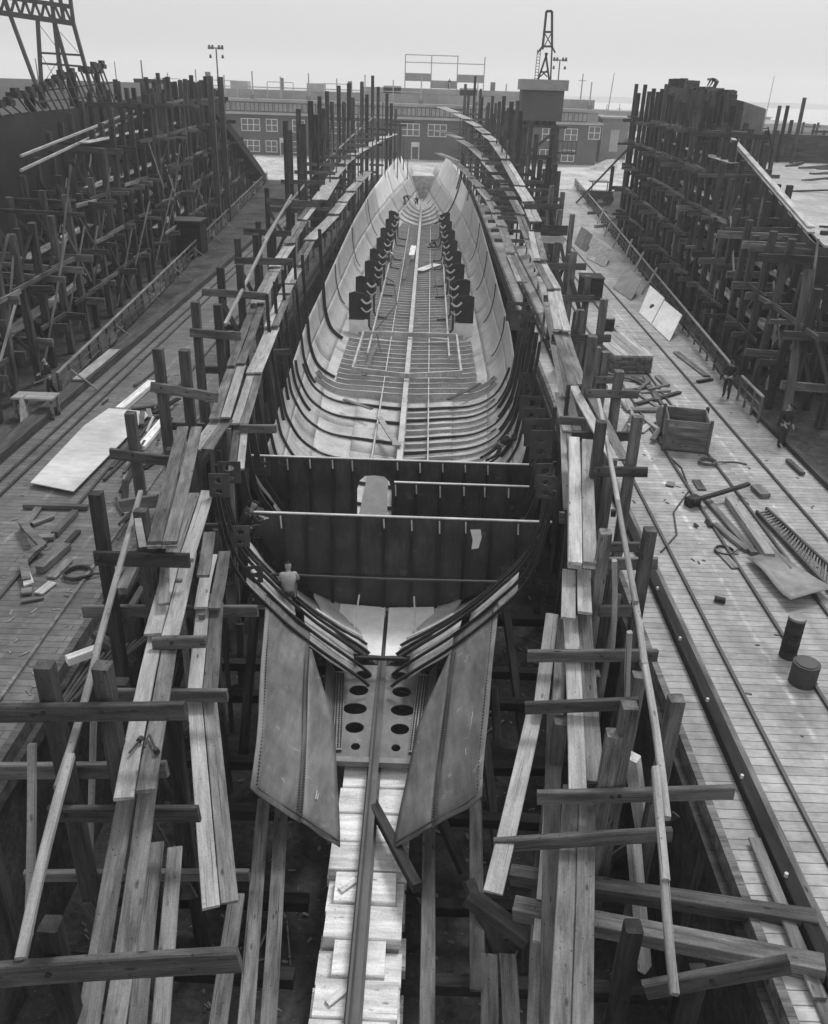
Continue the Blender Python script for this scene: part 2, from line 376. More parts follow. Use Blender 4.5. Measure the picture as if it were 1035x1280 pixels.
# ------------------------------------------------------------------ the hull
ST = [
    (13.4, [(0, -3.4), (.35, -3.2), (.6, -2.95), (1.4, -2.25), (2.35, -1.4), (3.2, .2), (3.5, 3.6), (3.55, 5)]),
    (20.0, [(0, -3.4), (.45, -2.8), (1.15, -2.2), (2.0, -1.5), (3.05, -.42), (4.02, .95), (4.4, 3.3), (4.45, 5)]),
    (23.3, [(0, -3.4), (1.2, -3.15), (2.3, -2.75), (3.3, -2.0), (4.0, -1.1), (4.7, .3), (4.95, 3.2), (5, 5)]),
    (31.0, [(0, -3.4), (1.6, -3.2), (3.0, -2.9), (4.1, -2.3), (4.7, -1.4), (4.95, -.5), (5.35, 2.6), (5.4, 4.6)]),
    (38.0, [(0, -3.4), (1.8, -3.22), (3.4, -2.95), (4.5, -2.3), (5.1, -1.3), (5.35, -.25), (5.6, 2.6), (5.65, 4.6)]),
    (48.0, [(0, -3.4), (2.0, -3.28), (3.85, -3.08), (5.1, -2.3), (5.55, -1.1), (5.65, .1), (5.8, 2.7), (5.85, 4.6)]),
    (80.0, [(0, -3.4), (1.85, -3.25), (3.65, -3.0), (4.95, -2.1), (5.45, -.65), (5.6, 1.25), (5.65, 3.0), (5.7, 4.6)]),
    (96.0, [(0, -3.4), (1.6, -3.2), (3.1, -2.8), (4.25, -1.85), (4.95, -.35), (5.3, 1.75), (5.4, 3.2), (5.5, 4.6)]),
    (108.0, [(0, -3.4), (1.2, -3.15), (2.3, -2.65), (3.35, -1.6), (4.15, .0), (4.75, 2.2), (4.9, 3.4), (5, 5)]),
    (133.0, [(0, -3.4), (.4, -3.1), (.8, -2.5), (1.4, -1.3), (2.3, .6), (3.4, 3.1), (3.7, 4.4), (3.8, 5.5)]),
    (146.0, [(0, -3.4), (.15, -3.1), (.35, -2.5), (.7, -1.3), (1.3, .6), (2.3, 3.1), (2.6, 4.4), (2.7, 5.5)]),
]
def cr(p0, p1, p2, p3, t):
    return 0.5 * ((2 * p1) + (p2 - p0) * t + (2 * p0 - 5 * p1 + 4 * p2 - p3) * t * t + (3 * p1 - p0 - 3 * p2 + p3) * t ** 3)
def ctl(Y, i, c):
    i = max(0, min(7, i)); T = [(a, b[i][c]) for a, b in ST]
    if Y <= T[0][0]: return T[0][1]
    if Y >= T[-1][0]: return T[-1][1]
    for k in range(len(T) - 1):
        if Y <= T[k + 1][0]:
            t = (Y - T[k][0]) / (T[k + 1][0] - T[k][0]); t2 = t * t * (3 - 2 * t); tt = lerp(t, t2, 0.35)
            return lerp(T[k][1], T[k + 1][1], tt)
def S(Y, s, side=1, inn=0.0):
    i = int(math.floor(min(s, 6.999))); t = s - i
    pt = []
    for c in (0, 1):
        a = [ctl(Y, i + d, c) for d in (-1, 0, 1, 2)]
        if i == 0 and c == 0: a[0] = -a[2]
        if i == 0 and c == 1: a[0] = a[2]
        pt.append(cr(*a, t))
    v = Vector((pt[0] * side, Y, pt[1]))
    if inn: v += SN(Y, s, side) * inn
    return v
def SN(Y, s, side=1):
    """unit normal pointing into the hull"""
    a = S(Y, max(0, s - .05), side); b = S(Y, min(6.99, s + .05), side); d = b - a
    return Vector((-d.z * side, 0, d.x * side)).normalized()
hull = thing('ship_hull', 'unfinished steel ship hull, open from above, in the central slip', 'ship hull', (0, 60, -3.4))
def strake(s0, s1, y0, y1, side, mat, lap=0.0, dy=1.6, ns=7, name='hull_plate', th=0.025, edge=None, edge0=None):
    n = max(2, int((y1 - y0) / dy)); rows = []
    wob = random.uniform(0, 9)
    for i in range(n + 1):
        Y = lerp(y0, y1, i / n); e1 = s1 if edge is None else edge(Y); e0 = s0 if edge0 is None else edge0(Y)
        rows.append([S(Y, lerp(e0, e1, j / (ns - 1)), side, -lap + (.018 * math.sin(Y * 1.9 + wob + j * 1.3) if y1 < 24 else 0)) for j in range(ns)])
    return MB().grid(rows, th, flip=(side > 0)).build(name, mat, hull, smooth=True)
cuts = [24.0, 36.5, 49.0, 61.5, 74.0, 86.5, 99.0, 111.5, 124.0, 134.0]
for side in (1, -1):
    for k in range(len(cuts) - 1):
        a, b = cuts[k], cuts[k + 1] - 0.05
        for si, (s0, s1) in enumerate(((0.0, 1.35), (1.3, 2.6), (2.55, 3.8), (3.75, 5.0))):
            aa = a + (si % 2) * 3.1 if k else a
            bb = b + (si % 2) * 3.1 if k < len(cuts) - 2 else b
            if si == 3 and k == 0: aa = 30.2
            if si == 2 and k == 0: aa = 27.0
            mat = 'hullin' if si < 2 else 'hull'
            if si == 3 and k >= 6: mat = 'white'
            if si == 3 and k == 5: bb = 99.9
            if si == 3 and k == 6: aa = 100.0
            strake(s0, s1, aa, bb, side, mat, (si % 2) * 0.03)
        if k == 7: strake(5.0, 5.05, 112, 133, side, 'white')
    strake(0.2, 2.4, 134.1, 145, side, 'hull'); strake(2.4, 4.2, 134.1, 141, side, 'hull')
    # bare plates hung ahead of the frames
    strake(3.02, 4.1, 13.4, 19.6, side, 'wing', 0.0, 0.6)
    strake(1.95, 3.02, 13.45, 18.9, side, 'wing', 0.03, 0.4, edge0=lambda Y: table([(13.4, 1.95), (16.8, 2.22), (18.9, 2.9)], Y))
    strake(1.5, 3.12, 19.0, 22.9, side, 'hull', 0.05, 0.6)
    strake(3.4, 4.55, 19.2, 22.8, side, 'hull', 0.04, 0.6)
    strake(0.0, 2.1, 20.5, 23.9, side, 'hullin', 0.0, 0.8)
# keel bar, vertical keel
MB().box((-0.17, 1.0, -3.52), (0.17, 24, -3.42)).build('keel_bar', 'keel', hull)
MB().box((-0.035, 1.0, -3.42), (0.035, 23.2, -3.162)).build('keel_web', 'keel', hull)
MB().box((-0.12, 1.0, -3.16), (0.12, 21.8, -3.11)).build('keel_flange', 'keel', hull)
MB().box((-0.045, 1.0, -3.108), (-0.02, 21.8, -3.04)).build('keel_fin', 'rust', hull)
MB().box((-0.04, 23.4, -3.38), (0.04, 132, -2.66)).build('vertical_keel', 'hullin', hull)
MB().box((-0.13, 23.5, -2.66), (0.13, 118, -2.6)).build('keel_cap', 'hullin', hull)
# tank floors across the bottom
def flr(Y, sides, s1, h0, h1, sm=2.2, nm='tank_floor', bright=2.9, n=22, cw=0.11):
    web = MB(); cap = MB(); dk = MB()
    for side in sides:
        ss = [lerp(.08, s1, k / n) for k in range(n + 1)]; base = [S(Y, q, side, .01) for q in ss]
        top = []
        for q, p in zip(ss, base):
            h = lerp(h0, h1, min(1, (q / sm)) ** 1.5); top.append(p + SN(Y, q, side) * h)
        web.grid([base, top], 0.018)
        nb = max(2, sum(1 for q in ss if q <= bright))
        cap.sweep(top[:nb], [SN(Y, q, side) for q in ss[:nb]], cw, 0.022)
        if nb < n: dk.sweep(top[nb - 1:], [SN(Y, q, side) for q in ss[nb - 1:]], cw * .9, 0.02)
    o = web.build(nm, 'hullin' if s1 < 3.6 else 'rust', hull); cap.build('flange', 'rib', o)
    if dk.v: dk.build('outer_flange', 'frame', o)
    return o
for i in range(15):
    Y = 30.7 + i * 0.86
    flr(Y, (1,), (2.7, 3.5, 6.3, 3.0, 4.4)[i % 5], .2, .1, nm='rib', cw=.085, bright=(2.6, 3.1, 3.3, 2.8, 3.2)[i % 5])
for i, Y in enumerate((30.9, 32.9, 35.2, 37.9, 40.6, 42.8)): flr(Y, (-1,), (5.5, 6.1, 5.2, 6.0, 5.0, 4.2)[i], .2, .1, nm='rib', cw=.09, bright=2.6)
for i in range(12): flr(44.2 + i * 0.95, (1, -1), 2.15 if i > 1 else 3.1, .45, .26, 2.2)
for i in range(58): flr(56.6 + i * 0.87, (1, -1), 1.85, .36, .22, 1.9, cw=.1, n=10)
for i in range(5): flr(108.5 + i * 3.4, (1, -1), 2.4, .2, .12, 1.9, cw=.1, n=10)
for x in (-1.25, 1.25): MB().box((x - 0.03, 31, -3.1), (x + 0.03, 106, -2.84)).build('side_keelson', 'hullin', hull)
for x in (-2.45, 2.45): MB().bar((x, 50, -2.5), (x * 1.0, 104, -2.45), 0.1, 0.22).build('side_girder', 'rib', hull)
# the oblong outline of girder ends ahead of the web plates
for a, b in (((-3.0, 54.4), (3.0, 54.4)), ((-3.0, 54.4), (-3.05, 46.5)), ((3.0, 54.4), (3.05, 46.5)), ((-3.05, 46.5), (0, 45.6)), ((3.05, 46.5), (0, 45.6))):
    MB().bar((a[0], a[1], -2.35), (b[0], b[1], -2.35), 0.12, 0.28).build('girder', 'rib', hull)
# ribs
def ribs(Y, side, s0, s1, dep=0.16, wd=0.1, mat='frame', bright=True):
    n = 26; ss = [lerp(s0, s1, j / n) for j in range(n + 1)]
    o = MB().sweep([S(Y, s, side, 0.02) for s in ss], [SN(Y, s, side) for s in ss], 0.025, dep).build('rib', mat, hull)
    MB().sweep([S(Y, s, side, 0.02 + dep) for s in ss], [SN(Y, s, side) for s in ss], wd, 0.018).build('flange', 'edge' if bright else mat, o)
    return o
for i, Y in enumerate((19.0, 19.5, 20.0, 20.5, 21.0)):
    for side in (1, -1):
        ribs(Y, side, 0.85, 5.95 - 0.12 * (i % 2), 0.07, 0.055, 'frame', False)
for Y in (24.6, 26.0, 27.4, 29.2):
    for side in (1, -1): ribs(Y, side, 2.7, 5.75, 0.18, 0.09, 'frame', False)
for Y in (33.8, 35.6, 36.9, 38.6, 40.0): ribs(Y, 1, 3.2, 6.3, 0.16, 0.1, 'frame', False)
for Y in (34.2, 36.6, 39.2, 43.5): ribs(Y, -1, 3.0 if Y > 39 else 4.6, 6.85, 0.12, 0.08, 'frame', False)
ribs(46.5, -1, 2.2, 6.5, 0.16, 0.1, 'frame', False); ribs(54.2, -1, 2.4, 6.6, 0.2, 0.16, 'frame', False)
ribs(108.0, 1, 1.5, 6.9, 0.14, 0.1, 'frame', False); ribs(110.0, 1, 4.4, 6.99, 0.14, 0.1, 'frame', False)
for Y in (50.0, 58.0, 68.0, 80.0): ribs(Y, 1, 2.9, 4.95, 0.05, 0.05, 'frame', False)
for Y in (62.0, 76.0, 92.0): ribs(Y, -1, 2.9, 4.95, 0.05, 0.05, 'frame', False)
# rib heads: gusset plates with lightening holes
def holed_plate(name, o, u, v, poly, holes, th, mat, parent, hn=12):
    """flat plate in the plane o + a*u + b*v with round/oval holes, cut as bands (poly: rectangle (w,h))"""
    import bmesh
    W_, H_ = poly; bm = bmesh.new(); n_ = u.cross(v).normalized()
    def vv(a, b): return bm.verts.new(o + u * a + v * b)
    outer = [vv(0, 0), vv(W_, 0), vv(W_, H_), vv(0, H_)]
    ed = [bm.edges.new((outer[i], outer[(i + 1) % 4])) for i in range(4)]
    for (cx_, cy_, ra, rb) in holes:
        r = [vv(cx_ + ra * math.cos(2 * math.pi * i / hn), cy_ + rb * math.sin(2 * math.pi * i / hn)) for i in range(hn)]
        ed += [bm.edges.new((r[i], r[(i + 1) % hn])) for i in range(hn)]
    bmesh.ops.triangle_fill(bm, use_beauty=True, use_dissolve=False, edges=ed)
    g = bmesh.ops.extrude_face_region(bm, geom=bm.faces[:])
    bmesh.ops.translate(bm, vec=n_ * th, verts=[e for e in g['geom'] if isinstance(e, bmesh.types.BMVert)])
    bmesh.ops.recalc_face_normals(bm, faces=bm.faces)
    L = Vector(parent['_o']); bmesh.ops.translate(bm, vec=-L, verts=bm.verts)
    me = bpy.data.meshes.new(name); bm.to_mesh(me); bm.free(); me.materials.append(M[mat])
    ob = bpy.data.objects.new(name, me); COL.objects.link(ob); ob['_o'] = tuple(L); ob.parent = parent
    return ob
def gusset(Y, side, s, wd, h, lean=0.0):
    p = S(Y, s, side); u = Vector((-side, lean, 0)).normalized(); v = Vector((0, 0.12, 1)).normalized()
    o = p + v * (-h * 0.55)
    if side > 0: u = -u; o = o - u * wd
    holed_plate('gusset_plate', o, u, v, (wd, h), [(wd * .5, h * .25, wd * .2, h * .11), (wd * .5, h * .7, wd * .22, h * .13)], 0.03, 'rust', hull)
for Y, side, s, wd, h in ((19.0, -1, 5.9, 0.5, 0.6), (20.5, -1, 5.78, 0.6, 0.6), (24.6, -1, 5.7, 0.55, 0.65), (21.0, 1, 5.8, 0.55, 0.7), (24.6, 1, 5.7, 0.7, 0.9), (26.0, 1, 5.7, 0.8, 0.9), (27.4, 1, 5.7, 0.8, 0.9), (29.2, 1, 5.7, 0.8, 0.9), (19.5, 1, 5.9, 0.5, 0.6),
                            (37.8, 1, 6.1, 0.9, 0.9), (39.4, 1, 6.1, 1.0, 0.9), (36.4, 1, 6.1, 0.5, 1.2), (33.8, 1, 5.6, 0.5, 0.7), (20.0, -1, 5.1, 0.5, 0.6), (19.5, -1, 4.6, 0.45, 0.5), (27.4, -1, 5.0, 0.5, 0.5)):
    gusset(Y, side, s, wd, h, random.uniform(-.3, .3))
# bulkheads
def bulkhead(Y, x0, x1, ztop, zbot, stiff, hole=None, fit=None):
    poly = []
    def edgepts(side):
        r = []
        for j in range(40):
            p = S(Y, 1.0 + 4.6 * j / 39, side, 0.04)
            if zbot < p.z < ztop: r.append(p)
        return r
    if x0 < -1:
        e = edgepts(-1); left = [Vector((e[0].x, Y, zbot))] + e + [Vector((e[-1].x - 0.02, Y, ztop))]
    else: left = [Vector((x0, Y, zbot)), Vector((x0, Y, ztop))]
    e = edgepts(1); right = [Vector((e[0].x, Y, zbot))] + e + [Vector((e[-1].x + 0.02, Y, ztop))]
    if fit:
        for pts, tgt in ((left, fit[0]), (right, fit[1])):
            if tgt is None: continue
            r = tgt / pts[-1].x
            for p in pts: p.x *= lerp(1, r, max(0, (p.z - zbot) / (ztop - zbot)) ** .7)
    import bmesh
    bm = bmesh.new(); loop = [bm.verts.new(p) for p in left + right[::-1]]
    ed = [bm.edges.new((loop[i], loop[(i + 1) % len(loop)])) for i in range(len(loop))]
    if hole:
        hx, hz, hw, hh = hole; r = []
        pts = [(-hw, -hh), (hw, -hh), (hw, hh * .35), (hw * .85, hh * .75), (hw * .55, hh * .96), (0, hh), (-hw * .55, hh * .96), (-hw * .85, hh * .75), (-hw, hh * .35)]
        r = [bm.verts.new((hx + a, Y, hz + b)) for a, b in pts]
        ed += [bm.edges.new((r[i], r[(i + 1) % len(r)])) for i in range(len(r))]
    bmesh.ops.triangle_fill(bm, use_beauty=True, use_dissolve=False, edges=ed)
    g = bmesh.ops.extrude_face_region(bm, geom=bm.faces[:])
    bmesh.ops.translate(bm, vec=(0, 0.02, 0), verts=[q for q in g['geom'] if isinstance(q, bmesh.types.BMVert)])
    bmesh.ops.recalc_face_normals(bm, faces=bm.faces)
    L = Vector(hull['_o']); bmesh.ops.translate(bm, vec=-L, verts=bm.verts)
    me = bpy.data.meshes.new('bulkhead'); bm.to_mesh(me); bm.free(); me.materials.append(M['bulk'])
    o = bpy.data.objects.new('bulkhead', me); COL.objects.link(o); o['_o'] = tuple(L); o.parent = hull
    xl, xr = left[-1].x, right[-1].x
    MB().box((xl, Y - 0.03, ztop), (xr, Y + 0.06, ztop + 0.035)).build('top_angle', 'edge', o)
    for x in stiff:
        zb = zbot
        for j in range(60):
            p = S(Y, 1.0 + 4.4 * j / 59, 1)
            if p.x > abs(x): zb = max(zbot, p.z + 0.05); break
        if hole and abs(x - hole[0]) < hole[2]: continue
        q = MB(); q.box((x - 0.012, Y - 0.11, zb), (x + 0.012, Y - 0.002, ztop)); q.box((x - 0.05, Y - 0.125, zb), (x + 0.05, Y - 0.111, ztop - 0.3))
        q.build('stiffener', 'web', o)
        if random.random() < 0.75: MB().bar((x + 0.0, Y - 0.13, ztop - 0.02), (x + 0.02, Y - 0.135, ztop - random.uniform(.3, .45)), 0.045, 0.02, (0, 1, 0)).build('stiffener_clip', 'edge', o)
    return o
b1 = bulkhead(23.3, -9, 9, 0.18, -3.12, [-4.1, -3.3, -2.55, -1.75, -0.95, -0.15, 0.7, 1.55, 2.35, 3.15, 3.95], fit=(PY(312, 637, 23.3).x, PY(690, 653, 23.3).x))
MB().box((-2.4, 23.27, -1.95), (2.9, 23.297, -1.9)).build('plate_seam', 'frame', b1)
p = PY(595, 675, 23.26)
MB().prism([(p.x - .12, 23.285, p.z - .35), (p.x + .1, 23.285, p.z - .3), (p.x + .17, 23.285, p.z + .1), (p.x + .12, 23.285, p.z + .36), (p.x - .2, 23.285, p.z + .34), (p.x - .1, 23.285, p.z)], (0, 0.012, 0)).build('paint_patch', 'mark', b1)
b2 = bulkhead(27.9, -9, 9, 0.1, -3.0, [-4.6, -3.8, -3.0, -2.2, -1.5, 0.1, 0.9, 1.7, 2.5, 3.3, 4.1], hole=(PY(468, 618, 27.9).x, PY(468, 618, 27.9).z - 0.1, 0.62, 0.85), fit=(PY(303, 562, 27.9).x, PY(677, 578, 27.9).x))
b3 = bulkhead(26.2, 0.05, 9, 0.02, -2.9, [0.1, 0.8, 1.6, 2.4, 3.1, 3.9, 4.6], fit=(None, PY(680, 600, 26.2).x))
ss = [lerp(3.0, 5.0, j / 14) for j in range(15)]
p_ = [PY(x, y, 27.8) for x, y in ((303, 563), (309, 578), (317, 594), (327, 610), (340, 626), (356, 641))]
MB().sweep(p_, [(1, 0, .6)] * 6, 0.1, 0.06).build('bulkhead_angle', 'white', hull)
tp = P(466, 612, -2.2)
MB().prism([(tp.x - .5, 29.6, -3.0), (tp.x + .6, 29.6, -3.0), (tp.x + .6, 30.3, -1.5), (tp.x - .2, 30.3, -1.5)], (0, 0.03, 0)).build('template_plate', 'white', hull)
MB().tube([(-3.75, 20.9, -0.55), (0, 20.95, -0.62), (3.75, 21.0, -0.6)], 0.045, 8).build('cross_bar', 'frame', hull)
# inner-bottom plate before the first bulkhead and the centre foot of the ribs
MB().grid([[(x, Y, -3.05 + 0.06 * abs(x)) for x in (-1.5, -.75, -.06)] for Y in (20.6, 22, 23.2)], 0.02, True).build('inner_bottom_plate', 'white', hull)
MB().grid([[(x, Y, -3.05 + 0.06 * abs(x)) for x in (.06, .75, 1.5)] for Y in (20.6, 22, 23.2)], 0.02, True).build('inner_bottom_plate', 'white', hull)
for side in (1, -1):
    n = 8; ss = [lerp(1.0, 2.6, j / n) for j in range(n + 1)]
    MB().sweep([S(21.25, q, side, .1) for q in ss], [SN(21.25, q, side) for q in ss], .1, .03).build('bright_angle', 'edge', hull)
    MB().bar((.95 * side, 21.6, -2.95), (.85 * side, 22.6, -2.2), .05, .03).build('bright_strut', 'edge', hull)
# the flat lightened floor at the fore end: five rows of oval holes either side of the keel
for side in (1, -1):
    u = Vector((1, 0, 0)); v = Vector((0, 1.0, 0.03)).normalized(); o = Vector((0.1 if side > 0 else -1.13, 16.55, -3.3)); cx0 = .5 if side > 0 else .53
    sg = side
    holes = [(cx0 - .08 * sg, .42, .12, .13), (cx0, 1.12, .25, .21), (cx0 + .05 * sg, 1.86, .33, .23), (cx0, 2.62, .27, .22), (cx0 - .08 * sg, 3.3, .24, .2)]
    holed_plate('lightened_floor', o, u, v, (1.03, 3.75), holes, 0.03, 'wing', hull, 16)
    MB().bar(Vector((1.0 * side, 16.75, -3.2)), Vector((1.2 * side, 19.9, -3.12)), 0.3, 0.03).build('riveted_flange', 'plate2', hull)
    rv = MB()
    for j in range(34):
        for e_ in (-.11, -.04, .04, .11):
            p = lerp(Vector((1.0 * side, 16.8, -3.185)), Vector((1.2 * side, 19.8, -3.105)), (j + 0.5) / 34) + Vector((e_, 0, 0)); rv.box(p - Vector((.02, .02, .02)), p + Vector((.02, .02, .03)))
    rv.build('rivet_pattern', 'frame', hull)
    MB().prism([(1.12 * side, 16.5, -3.28), (1.36 * side, 20.0, -3.15), (1.6 * side, 20.0, -2.75), (1.3 * side, 16.4, -2.95)], (0, .02, .02)).build('side_flange', 'wing', hull)
MB().box((-1.13, 16.35, -3.36), (1.13, 16.54, -3.2)).build('end_floor', 'plate2', hull)
MB().bar((-1.6, 19.9, -2.62), (1.6, 19.9, -2.6), 0.09, 0.09).build('cross_angle', 'frame', hull)
# rivet rows and a few chalk strokes on the hanging plates
for side in (1, -1):
    for (q, y0, y1, n) in ((3.02, 13.6, 18.8, 70), (3.12, 13.6, 18.8, 70), (4.0, 13.6, 19.4, 60)):
        rv = MB()
        for j in range(n): p = S(lerp(y0, y1, j / n), q, side, .03); rv.box(p - Vector((.015, .015, .015)), p + Vector((.015, .015, .02)))
        rv.build('rivet_pattern', 'rust', hull)
    rv = MB()
    for j in range(46): p = S(13.55, lerp(2.1, 4.0, j / 46), side, .03); rv.box(p - Vector((.015, .015, .015)), p + Vector((.015, .015, .02)))
    rv.build('rivet_pattern', 'rust', hull)
for (a, b) in (((15.4, 3.72), (16.1, 3.74)), ((15.4, 3.72), (15.42, 3.6)), ((15.75, 3.73), (15.78, 3.62)), ((16.1, 3.74), (16.12, 3.62)), ((14.9, 3.68), (15.1, 3.66))):
    MB().bar(S(a[0], a[1], 1, .035), S(b[0], b[1], 1, .035), .012, .004).build('chalk_stroke', 'concrete', hull)
for (a, b) in (((14.2, 2.75), (14.45, 2.72)), ((14.22, 2.71), (14.4, 2.68))):
    MB().bar(S(a[0], a[1], -1, .06), S(b[0], b[1], -1, .06), .02, .004).build('chalk_stroke', 'concrete', hull)
# bright curved liner left on the keel (a loose frame piece)
tm = thing('frame_template', 'pale curved timber template lying against the keel behind the bulkhead', 'template', P(500, 555, -2.5))
pts = [PZ(*q, [(0, -2.55), (200, -2.55)]) for q in ((474, 522), (480, 532), (488, 545), (496, 557))]
MB().sweep(pts, [(0, 0, 1)] * 4, 0.26, 0.08).build('board', 'pole', tm)
MB().box(pts[-1] + Vector((-.2, -.25, 0.08)), pts[-1] + Vector((.2, .2, .14))).build('foot', 'pole', tm)
# web plates: the two dark rows amidships
for side in (1, -1):
    for i in range(8):
        Y = 56.8 + i * 5.6 + (-1.6 if i % 2 else 0)
        s_ = lerp(1, 0.82, i / 7)
        xo = 4.15 * side * lerp(1, 0.78, i / 7); xi = 2.8 * side * lerp(1, 0.8, i / 7); zb = S(Y, 1.9, 1).z + 0.05; zt = zb + 2.7 + .25 * (i % 2)
        poly = [(xo, Y, zb), (xo, Y, zt), (lerp(xo, xi, .25), Y, zt + 0.12), (lerp(xo, xi, .75), Y, zt), (xi, Y, zt - .25), (xi, Y, zt - 0.9), (lerp(xi, xo, .22), Y, zt - 1.1), (lerp(xi, xo, .22), Y, zb + 1.3), (lerp(xi, xo, .3), Y, zb)]
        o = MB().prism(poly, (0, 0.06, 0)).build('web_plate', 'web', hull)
        # the S-shaped flange and its foot running inboard
        q = [Vector((xi + .22 * side * 0, Y - 0.06, zt - .15)), Vector((xi - .1 * side, Y - .06, zt - .7)), Vector((xi, Y - .06, zt - 1.4)), Vector((xi, Y - .06, zb + .55)), Vector((xi - .2 * side, Y - .06, zb + .22)), Vector((xi - .95 * side, Y - .06, zb + .15))]
        MB().tube(q, 0.075, 6).build('web_flange', 'frame', o)
        q2 = [Vector((lerp(xo, xi, .62 + .5 * t_ / 6), Y - .1 - .12 * math.sin(math.pi * t_ / 6), zt - .35 - .22 * math.sin(math.pi * t_ / 6) - .05 * t_ / 6)) for t_ in range(7)]
        MB().tube(q2, 0.07, 6).build('bright_pipe', 'edge', o)
        q3 = [p_ + Vector((0, -.02, -.55)) for p_ in q2]
        MB().tube(q3, 0.05, 6).build('bright_pipe', 'edge', o)
        if i == 0:
            MB().box((min(xo, xi), Y - .02, zb + .02), (max(xo, xi), Y - .005, zb + 0.95)).build('primed_foot', 'white', o)
# ------------------------------------------------------------------ keel blocks
for i in range(11):
    Y = 7.9 + i * 0.84; n_l = 5
    t = thing('keel_block', f'pile of fresh white timbers under the keel, {ORD[i]} from the camera', 'keel block', (0, Y, FLOOR), 'keel block piles')
    z = FLOOR + 0.03
    for k in range(6):
        h = (0.33, .35, .33, .35, .33, .3)[k]; wx = random.uniform(0.74, 0.9) + (0.06 if k < 3 else 0); off = random.uniform(-.05, .05)
        if k == 5: wx = random.choice((.52, .66, .8, .8))
        if k == 5 and i % 4 == 2: z += 0.02
        dp = random.uniform(.74, .815)
        if k % 2 == 0 or k == 5: timber('timber', (-wx + off, Y + random.uniform(-.02, .02), z + h / 2), (wx + off, Y + random.uniform(-.02, .02), z + h / 2), dp, h - .014, 'fresh', t, ch=.02)
        else:
            for dx in (-0.6, -.2, .2, 0.6): timber('timber', (dx + off, Y - dp / 2, z + h / 2), (dx + off, Y + dp / 2, z + h / 2), 0.37, h - .014, 'fresh', t, ch=.02)
        z += h
    if i in (3, 6): timber('wedge', (-.52, Y - .15, z + .035), (-.2, Y + .15, z + .035), .16, .06, 'fresh', t)

# ------------------------------------------------------------------ staging of the central slip
def base_z(x): return FLOOR if LX - 0.2 < x < RX + 0.2 else 0.0
def bent(Y, posts, beams, label, group, braces=True, auto=None, pw=None):
    """posts: (px, py of the top); beams: (px1, py1, px2, py2, depth, dy) top edge of the front face"""
    tops = [PY(a[0], a[1], Y + (a[2] if len(a) > 2 else 0)) for a in posts]
    pw = pw or (.22 if Y < 9 else .25 if Y < 21 else .28)
    lx = tops[0].x if tops else PY(beams[0][0], beams[0][1], Y).x
    t = thing('staging_bent', label, 'staging', (lx, Y, base_z(lx)), group)
    for a, p in zip(posts, tops):
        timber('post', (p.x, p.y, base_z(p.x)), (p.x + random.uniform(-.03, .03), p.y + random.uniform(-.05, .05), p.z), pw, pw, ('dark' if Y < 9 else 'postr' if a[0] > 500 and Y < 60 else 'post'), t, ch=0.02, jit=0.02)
    for bmx in beams:
        x1, y1, x2, y2, dep, dy = bmx[:6]; mt = bmx[6] if len(bmx) > 6 else 'beam'
        a = PY(x1, y1, Y + dy); b = PY(x2, y2, Y + dy); a.z -= dep / 2; b.z -= dep / 2
        timber('crossbeam', a, b, 0.11, dep, mt, t, jit=0.02, ch=.018)
        if Y < 30:
            for p in tops[:2]:
                if min(a.x, b.x) < p.x < max(a.x, b.x):
                    q = lerp(a, b, (p.x - a.x) / (b.x - a.x)); MB().tube([q + Vector((.03, -.05, .04)), q + Vector((.03, -.085, .04))], .035, 6).build('bolt', 'frame', t)
    if auto:
        for (xa, xb, z, dep) in auto: timber('crossbeam', (xa, Y - .22, z), (xb, Y - .22, z), 0.11, dep, 'beam', t)
    if braces and len(tops) > 1:
        a, b = tops[0], tops[1]; z0 = base_z(a.x)
        if Y > 14 and a.z - z0 > 4:
            for (dx, dz) in ((.9, 1.6), (1.7, 2.3)):
                sg = 1 if a.x < 0 else -1; xx = b.x + sg * dx * .6; timber('batten', (xx, Y + random.uniform(-.4, .6), z0 if z0 < -1 else -2), (xx + random.uniform(-.15, .15), Y + random.uniform(-.3, .3), b.z - dz), .13, .09, random.choice(('old', 'beam', 'post')), t)
        if a.z - z0 > 5:
            timber('brace', (a.x, Y + .2, z0 + .4), (b.x, Y + .2, min(z0 + 3.4, b.z - 1.5)), .2, .07, 'post', t, up=(0, 1, 0))
            timber('brace', (b.x, Y - .22, z0 + 2.2), (a.x, Y - .22, min(z0 + 5.2, a.z - 1.2)), .2, .07, 'post', t, up=(0, 1, 0))
    return t
LG, RG = 'staging bents between the hull and the dark deck', 'staging bents between the hull and the pale deck'
def ll(i): return f'dark post and beam staging bent beside the dark deck, {ORD[i]} from the camera'
def rl(i): return f'dark post and beam staging bent beside the pale deck, {ORD[i]} from the camera'
